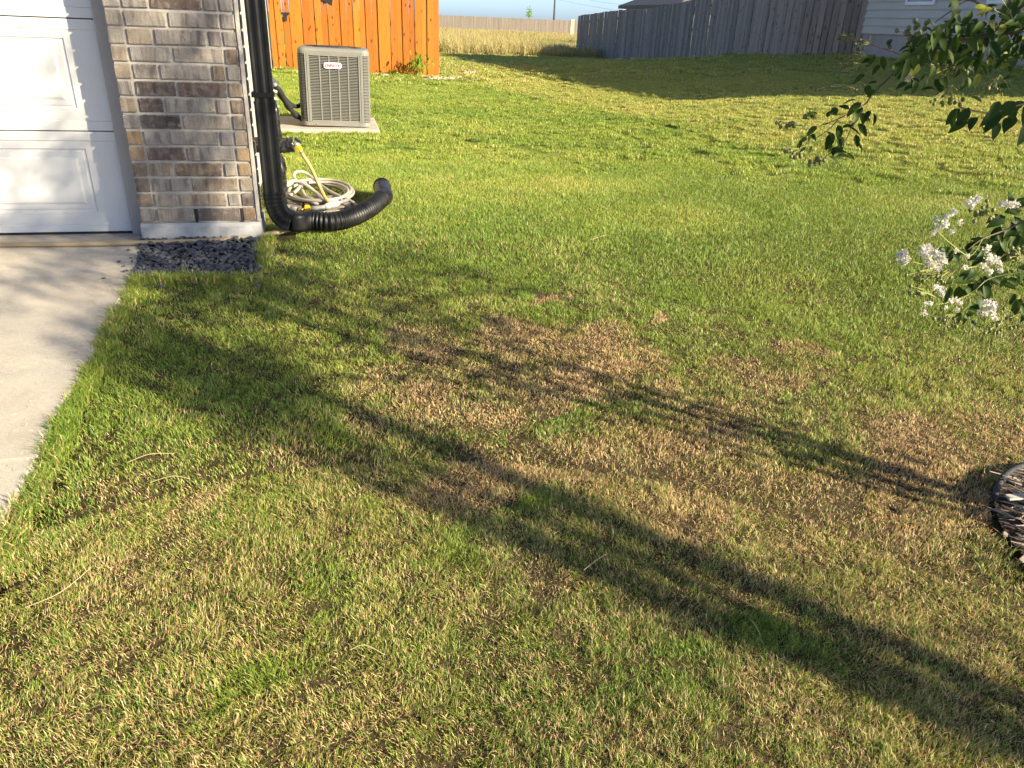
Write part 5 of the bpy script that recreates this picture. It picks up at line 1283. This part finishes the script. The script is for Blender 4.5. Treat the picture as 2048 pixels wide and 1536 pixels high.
make_tree()
def second_tree():
    t = thing('crape_myrtle', 'second crape myrtle beside the camera whose trunk shadow crosses the lawn', 'tree')
    cx, cy = 3.32, -0.66; z0 = g(cx, cy); tops = []
    for k in range(5):
        a = k*1.256; b = Vector((cx+0.05*math.cos(a), cy+0.05*math.sin(a), z0)); p = [b-Vector((0,0,.03))]
        for s in range(1,6):
            f = s/5; p.append(Vector((b.x+0.14*f*math.cos(a)+0.02*math.sin(s*2+k), b.y+0.14*f*math.sin(a)+0.44*f, z0+2.8*f)))
        pp = spline(p,3); mb = MB(); mb.tube(pp, [0.034*(1-0.5*i/(len(pp)-1)) for i in range(len(pp))], 8); mb.build('stem', M['bark'], t, True); tops.append(p[-2])
    lm, br = MB(), MB(); lv = [v.co.copy() for v in LEAVES[0].vertices]; lf = [tuple(f.vertices) for f in LEAVES[0].polygons]
    for k in range(16):
        s = random.choice(tops); an = random.uniform(0,6.28); R_ = random.uniform(0.1,0.5); e = Vector((cx+0.7*R_*math.cos(an), cy+0.45+0.6*R_*math.sin(an), z0+random.uniform(2.0,2.9))); sp = spline([s,s.lerp(e,.5)+Vector((0,0,.1)),e],4); br.tube(sp, 0.005, 4)
        for q in range(38):
            pt = random.choice(sp[2:])+Vector((random.gauss(0,.07),random.gauss(0,.07),random.gauss(0,.06))); m = Matrix.Translation(pt) @ Euler((random.uniform(-.6,.6),random.uniform(0,1),random.uniform(0,6.3))).to_matrix().to_4x4(); lm.add([m@v for v in lv], lf)
    for k in range(1900):
        h = 0.25+2.6*random.random()**0.7; pt = Vector((cx+random.gauss(0,0.08+0.03*h), cy+0.16*h+random.gauss(0,0.08+0.03*h), z0+h)); m = Matrix.Translation(pt) @ Euler((random.uniform(-.6,.6),random.uniform(0,1),random.uniform(0,6.3))).to_matrix().to_4x4(); lm.add([m@v for v in lv], lf)
    o = br.build('crown_branches', M['twig'], t); o['kind'] = 'stuff'; o = lm.build('crown', M['leaf'], t, True); o['kind'] = 'stuff'
second_tree()

# ================================================================ SMALL PLANTS AND BITS
def small():
    w_ = thing('weed_plant', 'bright green leafy weed growing against the orange fence', 'plant')
    Y = 18.0; b = onG(838,158); b = Vector((b.x, 17.95, g(b.x,17.95)))
    lm = [leaf_mesh('leaf', 0.085, 0.018, 0.3, 0.5, M['weed_leaf'])]
    mb = MB()
    for k in range(5):
        e = onY(820+k*10+random.uniform(-4,4), 110+random.uniform(0,18), 17.9+random.uniform(-0.1,0.15)); mb.tube(spline([b, b.lerp(e,.6)+Vector((0,0,.05)), e],4), 0.006, 5)
    mb.build('stems', M['green_stem'], w_)
    for k in range(130):
        u = random.gauss(836,12); v = random.gauss(122,9); p = onY(u, min(v,146), 17.9+random.uniform(-0.15,0.2))
        link('leaf', lm[0], w_, p, (random.uniform(-.7,.7),random.uniform(0.2,1.4),random.uniform(0,6.3)), random.uniform(0.7,1.3))
    w2 = thing('weed_plant', 'low weed sprouting at the fence foot near a pale flat stone', 'plant')
    for k in range(46):
        u = random.gauss(790,12); p = onY(u, random.uniform(143,156), 18.05); link('leaf', lm[0], w2, p, (random.uniform(-.5,.5),random.uniform(-1.2,0.3),random.uniform(0,6.3)), random.uniform(0.6,1.1))
    w3 = thing('weed_plant', 'bright green weed at the front edge of the concrete pad', 'plant')
    lm3 = leaf_mesh('leaf', 0.06, 0.017, 0.3, 0.5, M['weed_leaf'])
    for k in range(60):
        u = random.choice((random.gauss(574,6),random.gauss(603,10))); p = onY(u, random.uniform(266,281), 8.35+random.uniform(-0.06,0.06)); link('leaf', lm3, w3, p, (random.uniform(-.6,.6),random.uniform(-1.0,0.6),random.uniform(0,6.3)), random.uniform(0.6,1.1))
    o = MB(); p = onG(768,155); o.bevbox((p.x-0.12,17.6,g(p.x,17.7)-0.02),(p.x+0.13,17.85,g(p.x,17.7)+0.045),0.01)
    tag(o.build('flat_stone', M['concrete']), 'pale flat stone lying in front of the orange fence', 'stone')
    o = MB(); p = onG(937,148); z = g(p.x,p.y); o.bevbox((p.x-0.16,p.y-0.2,z-0.05),(p.x+0.2,p.y+0.2,z+0.06),0.02)
    tag(o.build('utility_cover', M['concrete']), 'small pale concrete cover in the shaded lawn past the orange fence', 'cover')
    mb = MB()
    for k in range(420):
        x = random.gauss(2.3,0.42); y = random.gauss(17.85,0.28)
        s = random.uniform(0.012,0.035); mb.ico((x,y,g(x,y)+s*0.4),s,1,(1.2,1,.6),.2)
    tag(mb.build('pebble_pile', M['pebble']), 'pale pebbles scattered at the orange fence corner', 'pebbles', kind='stuff')
    for i,(u,v,u2,v2) in enumerate(((1330,111,1352,109),(1345,113,1356,108),(1232,115,1245,114))):
        a, b = onX(u,v,11.1), onX(u2,v2,11.2); a.z = g(a.x,a.y)+0.06; b.z = g(b.x,b.y)+0.09; mb = MB(); mb.tube([a,b],0.03,6)
        tag(mb.build('wood_scrap', simple('bleached_scrap',(0.45,0.42,0.36),None,rough=.8)), ['pale wood scrap lying at the grey fence foot','shorter pale scrap crossing another at the grey fence foot','smallest pale scrap near the far end of the grey fence'][i], 'wood scrap')
    # dry stalks lying in the grass
    st = [((50,1215),(120,1185),(182,1135)),((1168,1140),(1190,1122),(1212,1108)),((255,925),(300,908),(350,907)),((490,705),(510,712),(520,716)),((600,920),(640,945),(655,948)),((300,965),(345,952),(380,958)),((1500,1238),(1512,1252),(1520,1270)),((640,815),(655,822),(672,838)),((1330,600),(1360,612),(1395,628)),((520,640),(530,655),(545,660)),((700,1300),(730,1290),(770,1310)),((1180,480),(1215,470),(1235,478))]
    lab = ['long pale dry stalk in the lower corner below the driveway','thin pale stalk on the brown patch mid lawn','dry stalk beside the driveway edge','short stalk in the shaded grass','bent stalk below the tree shadow','dry stalk near the driveway joint','small stalk low in the foreground shadow','stalk in the green shade','stalk on the sunny lawn above the brown patches','small stalk near the rock bed','dry stalk among foreground grass','stalk on the bright lawn past the drain pipe']
    for i, s in enumerate(st):
        P_ = []
        for j, (u, v) in enumerate(s):
            p = onG(u, v); P_.append(p+Vector((0,0,0.018+0.008*(j % 2))))
        q = [onZ(u, v, P_[j].z) for j, (u, v) in enumerate(s)]
        mb = MB(); mb.tube(spline(q,5), 0.0008, 5); tag(mb.build('dry_stalk', M['dry_stalk']), lab[i], 'stalk', 'dry stalks on the lawn')
small()
